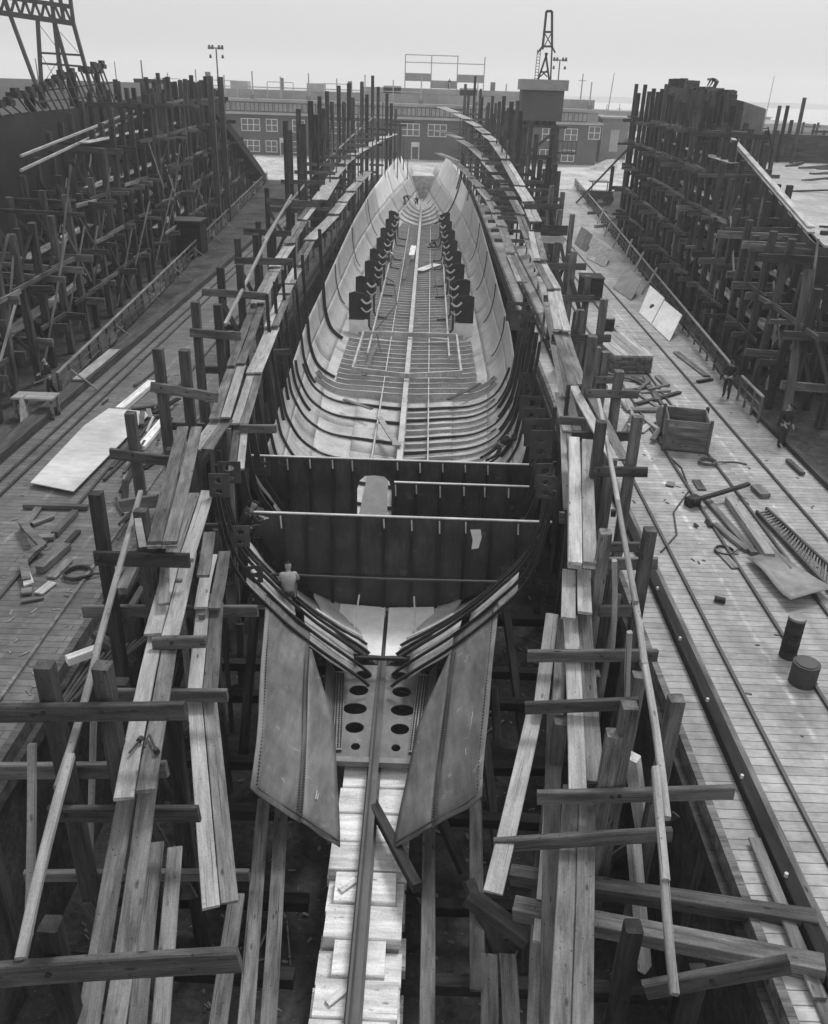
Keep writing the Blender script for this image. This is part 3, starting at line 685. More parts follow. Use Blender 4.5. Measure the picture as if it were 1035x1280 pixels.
L = [
    (6.4, [(62, 1150)], [(-60, 1210, 298, 1186, .34, -.25, 'beam')]),
    (10.0, [(55, 828), (128, 831)], [(-60, 881, 231, 878, .3, -.3), (-60, 954, 208, 952, .3, .25), (60, 1008, 248, 1008, .3, -.25), (30, 1089, 311, 1088, .22, .2)]),
    (12.6, [(152, 850), (215, 870)], [(120, 861, 284, 862, .26, -.25), (190, 797, 257, 795, .24, .3)]),
    (15.3, [(117, 617), (174, 637)], [(117, 689, 236, 692, .32, -.27), (103, 757, 243, 757, .3, .25)]),
    (17.6, [(262, 745)], [(150, 625, 198, 618, .3, -.2), (268, 757, 322, 757, .3, -.25), (250, 690, 262, 690, .25, .2)]),
    (20.3, [(163, 515), (215, 560)], [(137, 560, 214, 570, .28, -.25), (220, 655, 285, 654, .3, .2)]),
    (24.0, [(199, 435), (231, 437)], [(188, 477, 272, 491, .3, -.25), (215, 527, 256, 529, .26, .25), (300, 531, 345, 531, .26, -.2)]),
    (29.5, [(243, 377), (272, 381)], [(237, 410, 301, 415, .3, -.25), (250, 457, 315, 459, .28, .25), (285, 490, 325, 491, .28, -.2)]),
    (35.0, [(275, 334), (300, 330)], [(252, 360, 333, 366, .3, -.25), (282, 405, 327, 408, .25, .25), (318, 437, 362, 436, .25, -.2)]),
    (42.0, [(297, 298), (320, 293)], [(293, 321, 366, 323, .32, -.25), (345, 354, 372, 354, .3, .2)]),
    (50.0, [(322, 277), (342, 283)], [(304, 285, 364, 289, .34, -.25), (357, 323, 383, 324, .3, .25)]),
    (60.0, [(333, 235), (359, 215)], [(333, 247, 399, 252, .4, -.25), (335, 258, 385, 260, .35, .25)]),
]
for i, (Y, po, be) in enumerate(L):
    bent(Y, po, be, ll(i), LG)
far_l = [(356.5, 151, 62), (373, 136, 67), (388, 126, 72), (399, 120.5, 77), (408.6, 114, 82), (423, 107, 88), (436, 104, 95), (452.6, 102, 103), (465.6, 94.5, 112), (484, 117, 122), (494.6, 136, 130)]
ZLU = [(8, 1.5), (9.2, 2.9), (12, 2.6), (15.5, 2.3), (20, 2.9), (28, 3.3), (86, 5.4), (130, 6.1)]
ZLI = [(8.5, .5), (9.3, .7), (13, 1.5), (20, 2.3), (25, 2.6), (40, 3.0), (130, 3.7)]
ZRU = [(7, .85), (9, 1.0), (11, 1.3), (16, 2.5), (20, 3.2), (27, 3.3), (36, 3.9), (46, 4.6), (70, 5.6), (95, 6.9), (115, 9.0), (130, 9.5)]
ZRM = [(8, .3), (14, 1.2), (20, 2.2), (30, 2.6), (60, 3.8), (95, 5.5), (130, 7.2)]
ZRI = [(20, 1.2), (40, 1.8), (70, 2.6), (100, 3.6), (135, 4.6)]
for i, (px, py, Y) in enumerate(far_l):
    p = PY(px, py, Y); B = S(Y, 5, 1).x
    bent(Y, [(px, py), (px + 5 + i % 3, py + 12 + (i * 7) % 9)], [], ll(i + 12), LG, pw=random.uniform(.3, .42), auto=[(p.x - .6, -B - .25, table(ZLU, Y) - .3, .25), (p.x - .3, -B - .1, table(ZLI, Y) - .3, .25), (p.x - .4, p.x + 2.6, table(ZLU, Y) + 1.4, .25), (p.x - .5, p.x + 2.3, -1.0, .3)])
R = [
    (7.4, [(795, 1161), (875, 1212)], [(808, 1228, 990, 1195, .3, -.25, 'beam')]),
    (10.2, [(846, 872, 1.2)], [(618, 1049, 841, 1035, .27, -.25)]),
    (10.9, [(785, 880), (769, 914)], [(672, 989, 919, 982, .27, -.25)]),
    (12.6, [(838, 905, 1.0), (700, 900)], [(657, 878, 799, 872, .25, -.25)]),
    (13.9, [(742, 840), (800, 845)], [(660, 813, 823, 812, .26, -.25)]),
    (16.0, [(757, 664), (812, 660)], [(762, 697, 823, 697, .29, .25, 'old'), (750, 757, 791, 757, .27, -.25)]),
    (18.0, [(742, 690)], [(755, 678, 800, 678, .25, -.2), (700, 640, 706, 640, .3, .2)]),
    (20.0, [(752, 526), (797, 521)], [(742, 583, 810, 584, .26, -.25), (765, 637, 770, 637, .2, .2)]),
    (23.5, [(770, 550)], [(715, 540, 790, 540, .27, -.2), (700, 520, 730, 522, .25, .2)]),
    (26.0, [(775, 463), (742, 420)], [(733, 486, 799, 488, .26, -.25, 'old')]),
    (28.5, [(745, 434), (757, 440)], [(745, 470, 770, 470, .26, -.25)]),
    (33.0, [(725, 387), (756, 374)], [(690, 418, 764, 418, .3, -.25)]),
    (40.0, [(717, 314), (736, 345)], [(680, 369, 743, 369, .3, -.25, 'old')]),
    (45.0, [(698, 303), (712, 318)], [(672, 329, 733, 329, .35, -.25)]),
    (52.0, [(700, 262), (716, 268)], [(677, 281, 710, 282, .55, -.25), (669, 295, 706, 296, .4, -.3, 'plank')]),
    (58.0, [(690, 232), (703, 240)], [(655, 255, 704, 255, .35, -.25)]),
]
for i, (Y, po, be) in enumerate(R): bent(Y, po, be, rl(i), RG)
far_r = [(694, 205, 64), (686, 196, 68), (676, 200, 72), (664, 152, 76), (647, 126, 82), (640, 127, 87), (630, 120, 94), (625, 127, 99), (616, 120, 104), (611, 128, 108), (603, 121, 113), (594, 95, 120), (582, 105, 128)]
for i, (px, py, Y) in enumerate(far_r):
    p = PY(px, py, Y); B = S(Y, 5, 1).x
    bent(Y, [(px, py), (px + 4 + i % 4, py + 9 + (i * 5) % 8)], [], rl(i + 16), RG, pw=random.uniform(.3, .42), auto=[(p.x + .6, min(p.x - 1, B + .25), table(ZRU, Y) - .2, .25), (p.x + .3, B + .2, table(ZRM, Y) - .2, .25), (p.x + .4, B + .1, table(ZRI, Y) - .2, .25), (p.x + .5, B + .6, -1.5, .3)])

# walkways: planks
def plank(x1, y1, x2, y2, T, label, cat='plank', wd=0.29, th=0.065, mat='plank', group=None, dz=0.0, name='walkway_plank'):
    a = PZ(x1, y1, T); b = PZ(x2, y2, T); a.z += th / 2 + dz; b.z += th / 2 + dz
    return tag(timber(name, a, b, wd, th, mat, jit=0.02), label, cat, group)
def chain(pts, T, n, label, mats=('plank',), wd=None, gap=0.012, th=0.06, flat=0.0):
    """pts: (px, py, px width of the whole walkway) from near to far; a length of n planks lies between each pair"""
    for i in range(len(pts) - 1):
        a = PZ(pts[i][0], pts[i][1], T); b = PZ(pts[i + 1][0], pts[i + 1][1], T)
        d = (b - a); d.z = 0; d.normalize(); s = Vector((d.y, -d.x, 0))
        wa = wd or pts[i][2] * (RW.transposed() @ (a - CAM)).z * -1 / F
        W_ = wa / n
        for k in range(n):
            off = s * ((k - (n - 1) / 2) * W_)
            z = th * 0.5 + (0.035 if i % 2 else 0)
            e = random.uniform(0.05, 0.35); e2 = random.uniform(0.1, 0.4)
            p = a + off - d * e; q = b + off + d * e2; p.z += z + 0.10 + random.uniform(0, .03); q.z += z - .03
            row = {1: 'single plank wide', 2: ('outer of two planks', 'inner of two planks')[k], 3: ('outer plank of three', 'middle plank of three', 'inner plank of three')[k]}[n] if pts[0][0] < 500 else {1: 'single plank wide', 2: ('inner of two planks', 'outer of two planks')[k], 3: ('inner plank of three', 'middle plank of three', 'outer plank of three')[k]}[n]
            tag(timber('walkway_plank', p, q, W_ - gap, th, random.choice(mats), jit=0.025), f'{row}, {ORD[i]} nearest length of {label}', 'plank', label + ' planks')
# left, outer walkway
UL = 'upper walkway on the dark deck side'
chain([(124, 1330, 60), (172, 985, 50)], [(0, 1.7), (7, 1.7), (9.4, 2.55), (20, 2.55)], 2, 'the dark deck walkway foot', ('old',))  # nearest planks all in the darker wood: foreground shade put into their colour
chain([(172, 988, 50), (204, 800, 44), (226, 700, 38), (248, 622, 33)], ZLU, 2, UL, ('old', 'plank'))
chain([(253, 567, 30), (276, 528, 26), (296, 459, 22), (322, 383, 17), (344, 336, 15), (362, 307, 14), (378, 277, 13), (392, 256, 14)], ZLU, 2, 'walkway past the rib heads, dark deck side', ('plank', 'plank', 'old'))
chain([(400, 252, 20), (416, 224, 14), (428, 208, 12), (440, 196, 13), (457, 185, 14), (475, 175, 14), (491, 168, 13)], ZLU, 2, 'far upper walkway, dark deck side', ('plank',))
chain([(275, 1124, 45), (253, 880, 38)], ZLI, 2, 'low walkway by hanging plates, dark deck side', ('old', 'plank'))
chain([(254, 872, 38), (262, 760, 33), (271, 702, 30)], ZLI, 2, 'inner walkway by near ribs, dark deck side', ('old', 'plank'))
chain([(296, 590, 20), (301, 533, 22), (318, 470, 20), (340, 412, 18), (356, 369, 15), (372, 335, 13), (388, 302, 13)], ZLI, 2, 'inner walkway by hull edge, dark deck side', ('plank', 'plank', 'old'))
chain([(388, 302, 16), (417, 270, 14), (428, 254, 13), (438, 241, 12), (448, 228, 12), (460, 215, 10)], ZLI, 2, 'far inner walkway, dark deck side', ('plank',))
# the stacked pair on the near left
for k, (dz, lab) in enumerate(((0.0, 'lower'), (0.075, 'upper'))):
    for j in range(2):
        x1, x2 = (193, 228) if j == 0 else (212, 245)
        plank(x1 + k * 1, 686 - 2 * k, x2 + k, 539, [(0, 3.52), (40, 3.62)], f'old plank stacked near the white daubed post, {lab} layer, {("deck side", "hull side")[j]}', wd=0.29, mat='old', dz=dz, group='stacked planks near the white daubed post')
for i, (x1, y1, x2, y2, z, wd, lab) in enumerate(((168, 1330, 196, 1056, .9, .24, 'dark board under the foot of the dark deck walkway, beside the pale pair'), (197, 1330, 219, 1062, .8, .24, 'second dark board at the walkway foot, its squared end free'), (254, 722, 262, 668, 2.9, .26, 'short old plank lying over the inner walkway by the ribs'),
                                       (205, 757, 207, 700, 2.8, .2, 'short narrow board on the upper walkway under the stacked pair'), (306, 1300, 330, 1000, -3.2, .3, 'long old runner board low in the slip beside the hanging plate, deck side'), (333, 1320, 352, 1010, -3.2, .3, 'long old runner board low in the slip beside the hanging plate, hull side'),
                                       (266, 1330, 296, 1120, -1.6, .3, 'dark runner board low in the slip ending under the low walkway'))):
    plank(x1, y1, x2, y2, [(0, z), (60, z)], lab, wd=wd, mat='old')
# right walkways
chain([(711, 1340, 58), (724, 995, 48)], [(0, .9), (30, 1.12)], 2, 'the pale deck walkway foot', ('plank', 'old'))  # darker wood mixed in, its tone standing in for shade near the camera
for x1, y1, x2, y2, wd, lab in ((722, 997, 713, 772, .3, 'mottled grey plank on the pale deck walkway with a white chalk mark'), (744, 980, 730, 772, .3, 'dark plank beside the chalk marked plank of the pale deck walkway')):
    plank(x1, y1, x2, y2, [(0, 1.42), (10, 1.42), (16, 2.3), (30, 2.3)], lab, wd=wd, mat='plank' if wd and x1 < 730 else 'old')
plank(710, 775, 711, 715, [(0, 2.35), (30, 2.6)], 'short thick plank end under the double stacked pale planks, hull side')
plank(731, 768, 730, 715, [(0, 2.35), (30, 2.6)], 'short thick plank end under the double stacked pale planks, deck side')
for k, (dz, lab) in enumerate(((0.0, 'lower'), (0.09, 'upper'))):
    for j in range(2):
        x1, x2 = (718, 717) if j == 0 else (737, 733.5)
        plank(x1, 711, x2, (553, 556)[j], [(0, 2.85), (16, 2.85), (22, 3.15)], f'pale plank in the double stack by the notched post, {lab} layer, {("hull side", "deck side")[j]}', wd=0.3, th=0.08, dz=dz, group='double stacked pale planks')
plank(766, 580, 716, 488, ZRU, 'diagonal plank running down from the walkway to the deck side post', dz=.1)
plank(779, 580, 732, 488, ZRU, 'second diagonal plank beside the first, tipped against the post', dz=.08, mat='old')
chain([(714, 540, 24), (705, 496, 21)], ZRM, 2, 'short walkway under the diagonal planks', ('plank',))
UR = 'upper walkway on the pale deck side'
chain([(721, 486, 25), (702, 418, 21), (692, 364, 18), (675, 328, 17), (668, 292, 16)], ZRU, 2, UR, ('plank', 'plank', 'old'))
chain([(669, 280, 16), (660, 255, 15), (649, 234, 14), (632, 201, 13), (617, 178, 12), (608, 169, 11), (598, 160, 11), (585, 151, 12), (569, 142, 14), (552, 134, 13)], ZRU, 2, 'far upper walkway, pale deck side', ('plank',))
chain([(712, 640, 18), (706, 500, 16), (694, 430, 14), (676, 345, 12), (660, 300, 11), (650, 270, 11), (640, 248, 11), (630, 232, 11), (618, 218, 11), (606, 202, 11), (590, 185, 11), (575, 175, 11), (560, 168, 10), (546, 163, 9)], ZRM, 2, 'middle walkway on the pale deck side', ('plank',))
chain([(652, 355, 13), (638, 318, 13), (628, 285, 13), (620, 268, 12), (612, 252, 11), (600, 236, 11), (590, 224, 10), (570, 203, 10), (548, 192, 9)], ZRI, 2, 'inner walkway by hull edge, pale deck side', ('plank',))
for x1, y1, x2, y2, z, z2, wd, mt, lab in (
        (616, 1118, 668, 893, 1.05, 1.4, .3, 'plank', 'pale plank slanting across beams between the hanging plate and the walkway'),
        (675, 892, 690, 770, 1.6, 2.0, .27, 'plank', 'plank stepping up past the slanting pale plank, hull side'), (696, 895, 704, 775, 1.5, 2.0, .24, 'old', 'narrow old plank beside the chalk marked plank, hull side'),
        (686, 1340, 693, 890, -.2, .6, .3, 'old', 'long old plank half hidden under the walkway foot'), (677, 1180, 690, 1000, -.4, -.1, .3, 'plank', 'pale plank under the slanting plank, knotted'),
        (533, 1340, 536, 1005, -3.6, -3.6, .3, 'old', 'long runner plank beside the keel blocks, deck side'), (597, 1240, 594, 970, -3.3, -3.3, .3, 'old', 'long dark runner plank low under the hanging plate, whitewashed edge'),
        (612, 1330, 611, 1195, -2.8, -2.8, .32, 'old', 'short plank low in the slip, hull side of a pair'), (640, 1330, 634, 1195, -2.8, -2.8, .32, 'old', 'short plank low in the slip, deck side of a pair'),
        (671, 1340, 676, 1160, -1.2, -1.2, .36, 'old', 'broad old plank beside the walkway foot, ends low')):
    T = [(0, z), (P(x1, y1, z).y, z), (P(x2, y2, z2).y, z2)]
    plank(x1, y1, x2, y2, T, lab, wd=wd, mat=mt)
# big raking timbers, lower right
a, b = P(643, 1135, -.4), P(1030, 1210, .2)
tag(timber('raking_timber', a, b, .32, .28, 'old'), 'heavy squared timber lying across the slip toward the pale deck edge', 'timber')
a, b = P(640, 1108, -.5), P(1030, 1172, .15)
tag(timber('raking_timber', a + Vector((0, .25, 0)), b + Vector((0, .3, 0)), .27, .27, 'beam'), 'dark squared timber behind the heavy timber across the slip', 'timber')
tag(timber('raking_timber', P(585, 1120, -.9), P(660, 1175, -1.3), .3, .25, 'post'), 'short dark timber slanting down below the heavy squared timber', 'timber')
for i, (x, y0, y1, z0, lab) in enumerate(((792, 1050, 1210, -1.5, 'fresh white squared upright leaning behind the notched dark post'), (790, 945, 1040, .3, 'fresh white upright board behind the long beam'))):
    p = P(x, y0, z0 + 1.6); q = P(x + 14, y1, z0 - 1.2); tag(timber('white_upright', q, p, .26, .16, 'fresh'), lab, 'timber')
# handrails: peeled poles
def pole(pts, r, label, mat='pole', sq=True):
    if sq and len(pts) == 2: return tag(timber('handrail_pole', pts[0], pts[1], r * 2, r * 2.2, mat, jit=.03, ch=.02), label, 'handrail', 'peeled handrail poles')
    if sq:
        t = thing('handrail_pole', label, 'handrail', pts[0], 'peeled handrail poles')
        for a, b in zip(pts, pts[1:]): timber('rail_length', a, b + (b - a).normalized() * .25, r * 2, r * 2.2, mat, t, jit=.03, ch=.02)
        return t
    m = MB(); m.tube(pts, r, 8)
    return tag(m.build('handrail_pole', mat, loc=pts[0]), label, 'handrail', 'peeled handrail poles')
pole([PZ(26, 1200, [(0, 3.2), (40, 3.2)]), PZ(88, 945, [(0, 3.6), (40, 3.6)])], .06, 'pale handrail pole leaning at the near corner of the dark deck staging')
pole([PZ(72, 985, [(0, 3.3), (40, 3.3)]), PZ(119, 820, [(0, 3.6), (40, 3.6)]), PZ(174, 622, [(0, 3.9), (40, 3.9)])], .05, 'pale handrail pole in front of the white daubed post')
pole([P(40, 930, 3.2), P(36, 1170, .6)], .055, 'pale upright batten beside the handrail pole, near corner', 'pole')
pole([PY(117, 900, 11.5), PY(112, 1090, 11.5)], .05, 'pale upright batten between the two nearest dark posts', 'pole')
pole([PY(281, 406, 31), PY(333, 300, 42), PY(364, 245, 58)], .06, 'long pale handrail pole rising past the staging beams, dark deck side')
pole([PY(330, 300, 46), PY(352, 265, 56), PY(400, 208, 75), PY(440, 170, 92), PY(467, 146, 112)], .075, 'thin curved handrail batten sweeping up toward the far posts', sq=False)
pole([PY(748, 500, 23), PY(771, 620, 17.5), PY(793, 744, 13.8)], .05, 'pale handrail pole behind the pair of dark posts, pale deck side')
pole([PY(790, 730, 14.6), PY(804, 820, 12.4), PY(831, 1005, 9.3)], .055, 'long pale handrail pole sloping along the slip edge, pale deck side')
pole([PY(819, 960, 9.7), PY(830, 1080, 8.2), PY(841, 1215, 7.0)], .055, 'lower pale handrail pole reaching the bottom corner timbers')
for i, (x, y0, y1, Y, lab) in enumerate(((768, 700, 812, 15.0, 'thin upright batten behind the walkway beam'), (787, 790, 875, 13.2, 'second thin upright batten nearer the slip edge'))):
    pole([PY(x, y0, Y), PY(x - 3, y1, Y)], .05, lab + ', pale deck side')
# shores and struts under the hull
for i, (x1, y1, x2, y2, Y, Y2, lab) in enumerate(((466, 1005, 522, 1110, 15, 12.4, 'dark iron strut from the keel to the slip floor'), (545, 1010, 580, 1090, 15.5, 14.5, 'dark raking shore under the hanging plate, hull side'), (606, 920, 622, 1070, 17.5, 15.5, 'dark shore pole below the hanging plate'),
                                                (632, 760, 655, 935, 22, 19.5, 'thick dark shore leaning against the near ribs, pale deck side'), (618, 860, 622, 925, 20, 19, 'short dark shore behind the hanging plate'), (585, 1100, 620, 1190, 12.5, 11.5, 'dark strut low under the slanting plank'),
                                                (318, 770, 300, 990, 20, 18.5, 'dark shore leaning against the near ribs, dark deck side'), (300, 780, 306, 980, 23, 21, 'upright dark shore behind the low walkway, dark deck side'))):
    tag(timber('shore', PY(x1, y1, Y), PY(x2, y2, Y2), .22, .22, 'post'), lab, 'shore')
for i in range(14):
    Y = 26 + i * 7.2
    for side, nm in ((1, 'pale deck'), (-1, 'dark deck')):
        p = S(Y, 4.2, side, -.1); tag(timber('shore', (p.x + side * 1.0, Y, FLOOR), (p.x + side * .05, Y, p.z), .24, .24, 'post'), f'{ORD[i]} raking shore along the hull side, toward the {nm}', 'shore', 'raking shores along the hull')
# cross timbers low in the slip
for i in range(8):
    Y = 9.0 + i * 2.2
    for side, nm in ((1, 'pale'), (-1, 'dark')):
        tag(timber('ground_beam', (side * 1.3, Y, FLOOR + .9 + (i % 2) * .5), (side * 6.2, Y + random.uniform(-.2, .2), FLOOR + .95 + (i % 2) * .5), .3, .3, 'dark'), f'{ORD[i]} nearest dark cross timber low in the slip, toward the {nm} deck', 'timber', 'low cross timbers in the slip')
# litter in the slip: chips and offcuts nobody could count
m = MB()
for i in range(1100):
    x = random.uniform(-6.8, 6.3); y = random.uniform(8, 40)
    if abs(x) < 1.1: continue
    a = random.uniform(0, 6.28); l = random.uniform(.03, .2) if random.random() < .88 else random.uniform(.3, 1.2); z = FLOOR + random.uniform(.02, .12)
    m.bar((x, y, z), (x + math.cos(a) * l, y + math.sin(a) * l, z + random.uniform(-.02, .1)), random.uniform(.02, .07), random.uniform(.01, .04))
tag(m.build('debris', 'old'), kind='stuff')
for i, (x1, y1, x2, y2, wd, mt, lab) in enumerate(((470, 300, 488, 296, .25, 'old', 'short old plank on the tank floors by the far web plates'), (520, 420, 560, 425, .3, 'plank', 'plank laid across the tank floors before the web plates'), (455, 470, 470, 430, .28, 'old', 'old plank lying along the hull bottom, dark deck side'),
        (560, 500, 600, 480, .2, 'beam', 'dark batten lying on the ribs, pale deck side'), (505, 350, 512, 320, .3, 'old', 'plank lying along the keel between the web plates'), (430, 500, 465, 512, .22, 'old', 'loose board on the inner slope, dark deck side'))):
    plank(x1, y1, x2, y2, [(0, -2.5), (200, -2.5)], lab, wd=wd, mat=mt)
for i, (pts, lab) in enumerate((([(545, 262), (552, 290), (540, 330), (548, 372)], 'dark air hose snaking along the hull bottom, pale deck side'), ([(478, 345), (492, 352), (496, 380), (470, 412), (476, 440)], 'dark air hose curling past the web plates, dark deck side'))):
    tag(MB().tube([PZ(x, y, [(0, -2.42), (200, -2.42)]) for x, y in pts], .045, 6).build('air_hose', 'frame', loc=PZ(*pts[0], [(0, -2.45), (200, -2.45)])), lab, 'hose')
#@@PART2
# ------------------------------------------------------------------ fences along the docks
def fence(label, xs_fn, y0, y1, dy, mat, struts, zb=0.0, cap='pole', boards=0):
    t = thing('dock_fence', label, 'fence', (xs_fn(y0), y0, zb)); n = int((y1 - y0) / dy)
    pts = [(xs_fn(y0 + i * (y1 - y0) / n), y0 + i * (y1 - y0) / n) for i in range(n + 1)]
    for i, (x, y) in enumerate(pts):
        timber('post', (x, y, zb), (x, y, zb + 1.08), .09, .09, mat, t)
        if struts and i % 5 == 1: timber('strut', (x + struts * 1.2, y - .3, zb + .05), (x + struts * .06, y, zb + .8), .1, .05, 'old', t)
    for z, w_, mt in ((1.11, .13, cap), (.72, .07, mat), (.36, .07, mat)):
        for (a, b) in ((pts[0], pts[n // 3]), (pts[n // 3], pts[2 * n // 3]), (pts[2 * n // 3], pts[-1])):
            timber('rail', (a[0], a[1], zb + z), (b[0], b[1], zb + z), w_, .07, mt, t)
    for i in range(n):
        if boards and random.random() < boards:
            (xa, ya), (xb, yb) = pts[i], pts[i + 1]; hgt = random.uniform(.35, .7); timber('board', (xa + .05, ya + .12, zb + .1 + hgt / 2), (xb + .05, yb - .05, zb + .1 + hgt / 2), .03, hgt, random.choice(('old', 'beam', 'post')), t)
    return t
fr = lambda Y: 14.9 + 0.0715 * (Y - 38.4)
fl = lambda Y: -14.1 - 0.0765 * (Y - 34.7)
fence('long wooden rail fence with a pale cap along the pale deck', fr, 37.6, 128, 1.55, 'beam', 0, boards=.15)
fence('short end of wooden rail fence between the two men on the pale deck', lambda Y: 14.75 + .02 * (Y - 34), 33.4, 36.2, 0.9, 'old', 0)
fence('long wooden rail fence braced to the kerb of the dark deck', fl, 33.4, 122, 1.5, 'beam', 1, cap='old', boards=.8)
# ------------------------------------------------------------------ things on the pale deck
def quadplate(name, pts, th, mat, label, cat, group=None):
    p = [Vector(q) for q in pts]; n_ = (p[1] - p[0]).cross(p[2] - p[0]).normalized()
    if n_.z < 0: n_ = -n_
    m = MB().prism(p, n_ * th); lo = min(p, key=lambda q: q.z)
    o = m.build(name, mat, loc=lo); return tag(o, label, cat, group)
def leaning(x1, y1, x2, y2, x3, y3, x4, y4, h, mat, label, th=.03, group='sheets leaning on the pale deck fence', name='steel_sheet', cat='sheet'):
    """two foot corners then two top corners (pixels)"""
    a, b = P(x1, y1, .02), P(x2, y2, .02); c, d = P(x3, y3, h), P(x4, y4, h)
    return quadplate(name, (a, b, c, d), th, mat, label, cat, group)
leaning(815, 406, 837, 427, 853, 394, 831, 376, 1.0, 'white', 'bright sheet leaning on the fence, nearest of the row of sheets', .04)
ls = leaning(799, 391, 814, 405, 831, 373, 813, 357, 1.05, 'white', 'bright sheet with a dark oval hole, just behind the nearest sheet', .03)
hp = P(815, 383, .55); n_ = Vector((-.7, -.35, .6)).normalized()
MB().tube([hp - n_ * .02, hp + n_ * .03], .15, 12).build('hole', 'frame', ls)
leaning(766, 360, 789, 376, 803, 350, 784, 334, .95, 'plate2', 'grey mottled sheet leaning on the fence, middle of the row')
for k in range(4): leaning(733 + k * 1.2, 322 + k, 752 + k * 1.5, 333 + k * .3, 762 + k * 1.6, 311, 742 + k * 1.5, 297, .95, 'plank', f'pale wide board in the stack leaning on the fence, {ORD[k]} layer', .03, 'boards leaning on the pale deck fence', 'leaning_board', 'board')
for k in range(3): leaning(718 + k * 3, 304 + k * 2, 726 + k * 3, 311 + k * 2, 735 + k * 3, 290 + k * 2, 727 + k * 3, 283 + k * 2, .95, 'old', f'narrow grey board leaning on the far fence, {ORD[k]} of three', .03, 'narrow boards leaning on the pale deck fence', 'leaning_board', 'board')
for i, (Y, dx, lab) in enumerate(((64, .9, 'second'), (70, .7, 'third'), (76, .9, 'fourth'), (58, 1.0, 'nearest'), (83, .8, 'fifth'), (90, .8, 'farthest'))):
    tag(timber('prop', (fr(Y) - dx, Y - .4, .03), (fr(Y) - .1, Y + .2, 1.7), .16, .06, 'plank'), f'{lab} pale batten propped slantwise against the pale deck fence', 'batten', 'battens propped on the fence')
# lumber pile: each board its own
c0, c1, c2 = P(763, 462, .0), P(811, 462, 0), P(757, 417, 0)
ang = math.atan2((c2 - c0).x, (c2 - c0).y)
ux = (c1 - c0); ux.z = 0; Wd = ux.length; ux.normalize(); uy = Vector((-ux.y, ux.x, 0))
org = P(765, 468, 0.0); k = 0
for layer in range(7):
    for j in range(5):
        w_ = Wd / 5; jx = random.uniform(-.008, .008); jy = random.uniform(-.05, .05); z = .06 + layer * .125
        a = org + ux * (w_ * (j + .5) + jx) + uy * jy; b = a + uy * 4.4 + Vector((.55, 0, 0)) * 0; a.z = b.z = z + .055
        tag(timber('lumber_board', a, b, w_ - .015, .105, 'plank' if layer == 6 else 'old'), f'board in the squared lumber pile, {ORD[layer]} layer up, {ORD[j]} from the slip side', 'board', 'boards in the squared lumber pile')
for j in range(3): tag(timber('bearer', org + uy * (.6 + j * 1.5) + Vector((0, 0, .03)), org + uy * (.6 + j * 1.5) + ux * Wd + Vector((0, 0, .03)), .1, .05, 'dark'), f'{ORD[j]} thin bearer under the squared lumber pile', 'bearer')
for j in range(3): tag(timber('loose_board', org + ux * (-.25 - .2 * j) + Vector((0, -.3, .05)), org + ux * (-.3 - .22 * j) + uy * (3 + j * .3) + Vector((0, 0, .05 + .12 * j)), .18, .06, 'old'), f'{ORD[j]} loose board against the slip side of the lumber pile', 'board')
# wooden bin
p0 = P(830, 563, 0); p1 = P(881, 568, 0); e = (p1 - p0); Wb = e.length; e.normalize(); g = Vector((-e.y, e.x, 0)); zz = Vector((0, 0, 1)); H_ = 1.22; D_ = 1.55
bn = thing('wooden_bin', 'open topped square wooden bin standing across the deck rails', 'bin', p0)
for k in range(4):
    z = .08 + k * .29
    timber('front_board', p0 + zz * (z + .14), p1 + zz * (z + .14), .05, .28, 'old', bn); timber('back_board', p0 + g * D_ + zz * (z + .14), p1 + g * D_ + zz * (z + .14), .05, .28, 'old', bn)
    for (q, nm) in ((p0, 'side_board'), (p1, 'side_board')): timber(nm, q + g * .03 + zz * (z + .14), q + g * (D_ - .03) + zz * (z + .14), .05, .28, 'old', bn)
for q in (p0, p1, p0 + g * D_, p1 + g * D_): timber('corner_post', q + e * (-.05 if (q - p0).dot(e) < .1 else .05) + zz * .0, q + e * (-.05 if (q - p0).dot(e) < .1 else .05) + zz * (H_ + (.1 if q != p0 else .02)), .11, .11, 'beam', bn)
MB().prism([p0 + zz * .06, p1 + zz * .06, p1 + g * D_ + zz * .06, p0 + g * D_ + zz * .06], (0, 0, .05)).build('bottom', 'old', bn)
# reel/drum behind the bin
q = P(829, 533, 0)
dr = thing('cable_drum', 'pale ribbed steel drum lying on its side behind the wooden bin', 'drum', q)
MB().tube([q + Vector((-.15, 0, .42)), q + Vector((.75, .3, .42))], .4, 20).build('body', 'plate2', dr, smooth=False)
for s_ in (0.02, .3, .62): MB().tube([q + Vector((-.15 + .9 * s_, .3 * s_, .42)), q + Vector((-.09 + .9 * s_, .02 + .3 * s_, .42))], .43, 20).build('hoop', 'edge', dr)
def cyl(name, base, r, h, mat, label, cat, n=20, taper=1.0, rim=True, lean=(0, 0)):
    t = thing(name, label, cat, base)
    top = base + Vector((lean[0], lean[1], h))
    MB().tube([base, base + (top - base) * .93, top - (top - base) * .02, top], r, n).build('body', mat, t)
    if rim:
        MB().tube([top - Vector((0, 0, .05)), top + Vector((0, 0, .012))], r * 1.04, n).build('rim', 'plate2', t)
        for f_ in (.33, .66): MB().tube([lerp(base, top, f_) - Vector((0, 0, .02)), lerp(base, top, f_) + Vector((0, 0, .02))], r * 1.03, n).build('hoop', mat, t)
    return t
cyl('gas_cylinder', P(984, 820, 0), .2, 1.12, 'dark', 'tall black cylinder with a pale flat top standing on the pale deck', 'cylinder')
cyl('bucket', P(1002, 853, 0), .3, .55, 'rust', 'dark bucket beside the tall black cylinder', 'bucket', rim=False)
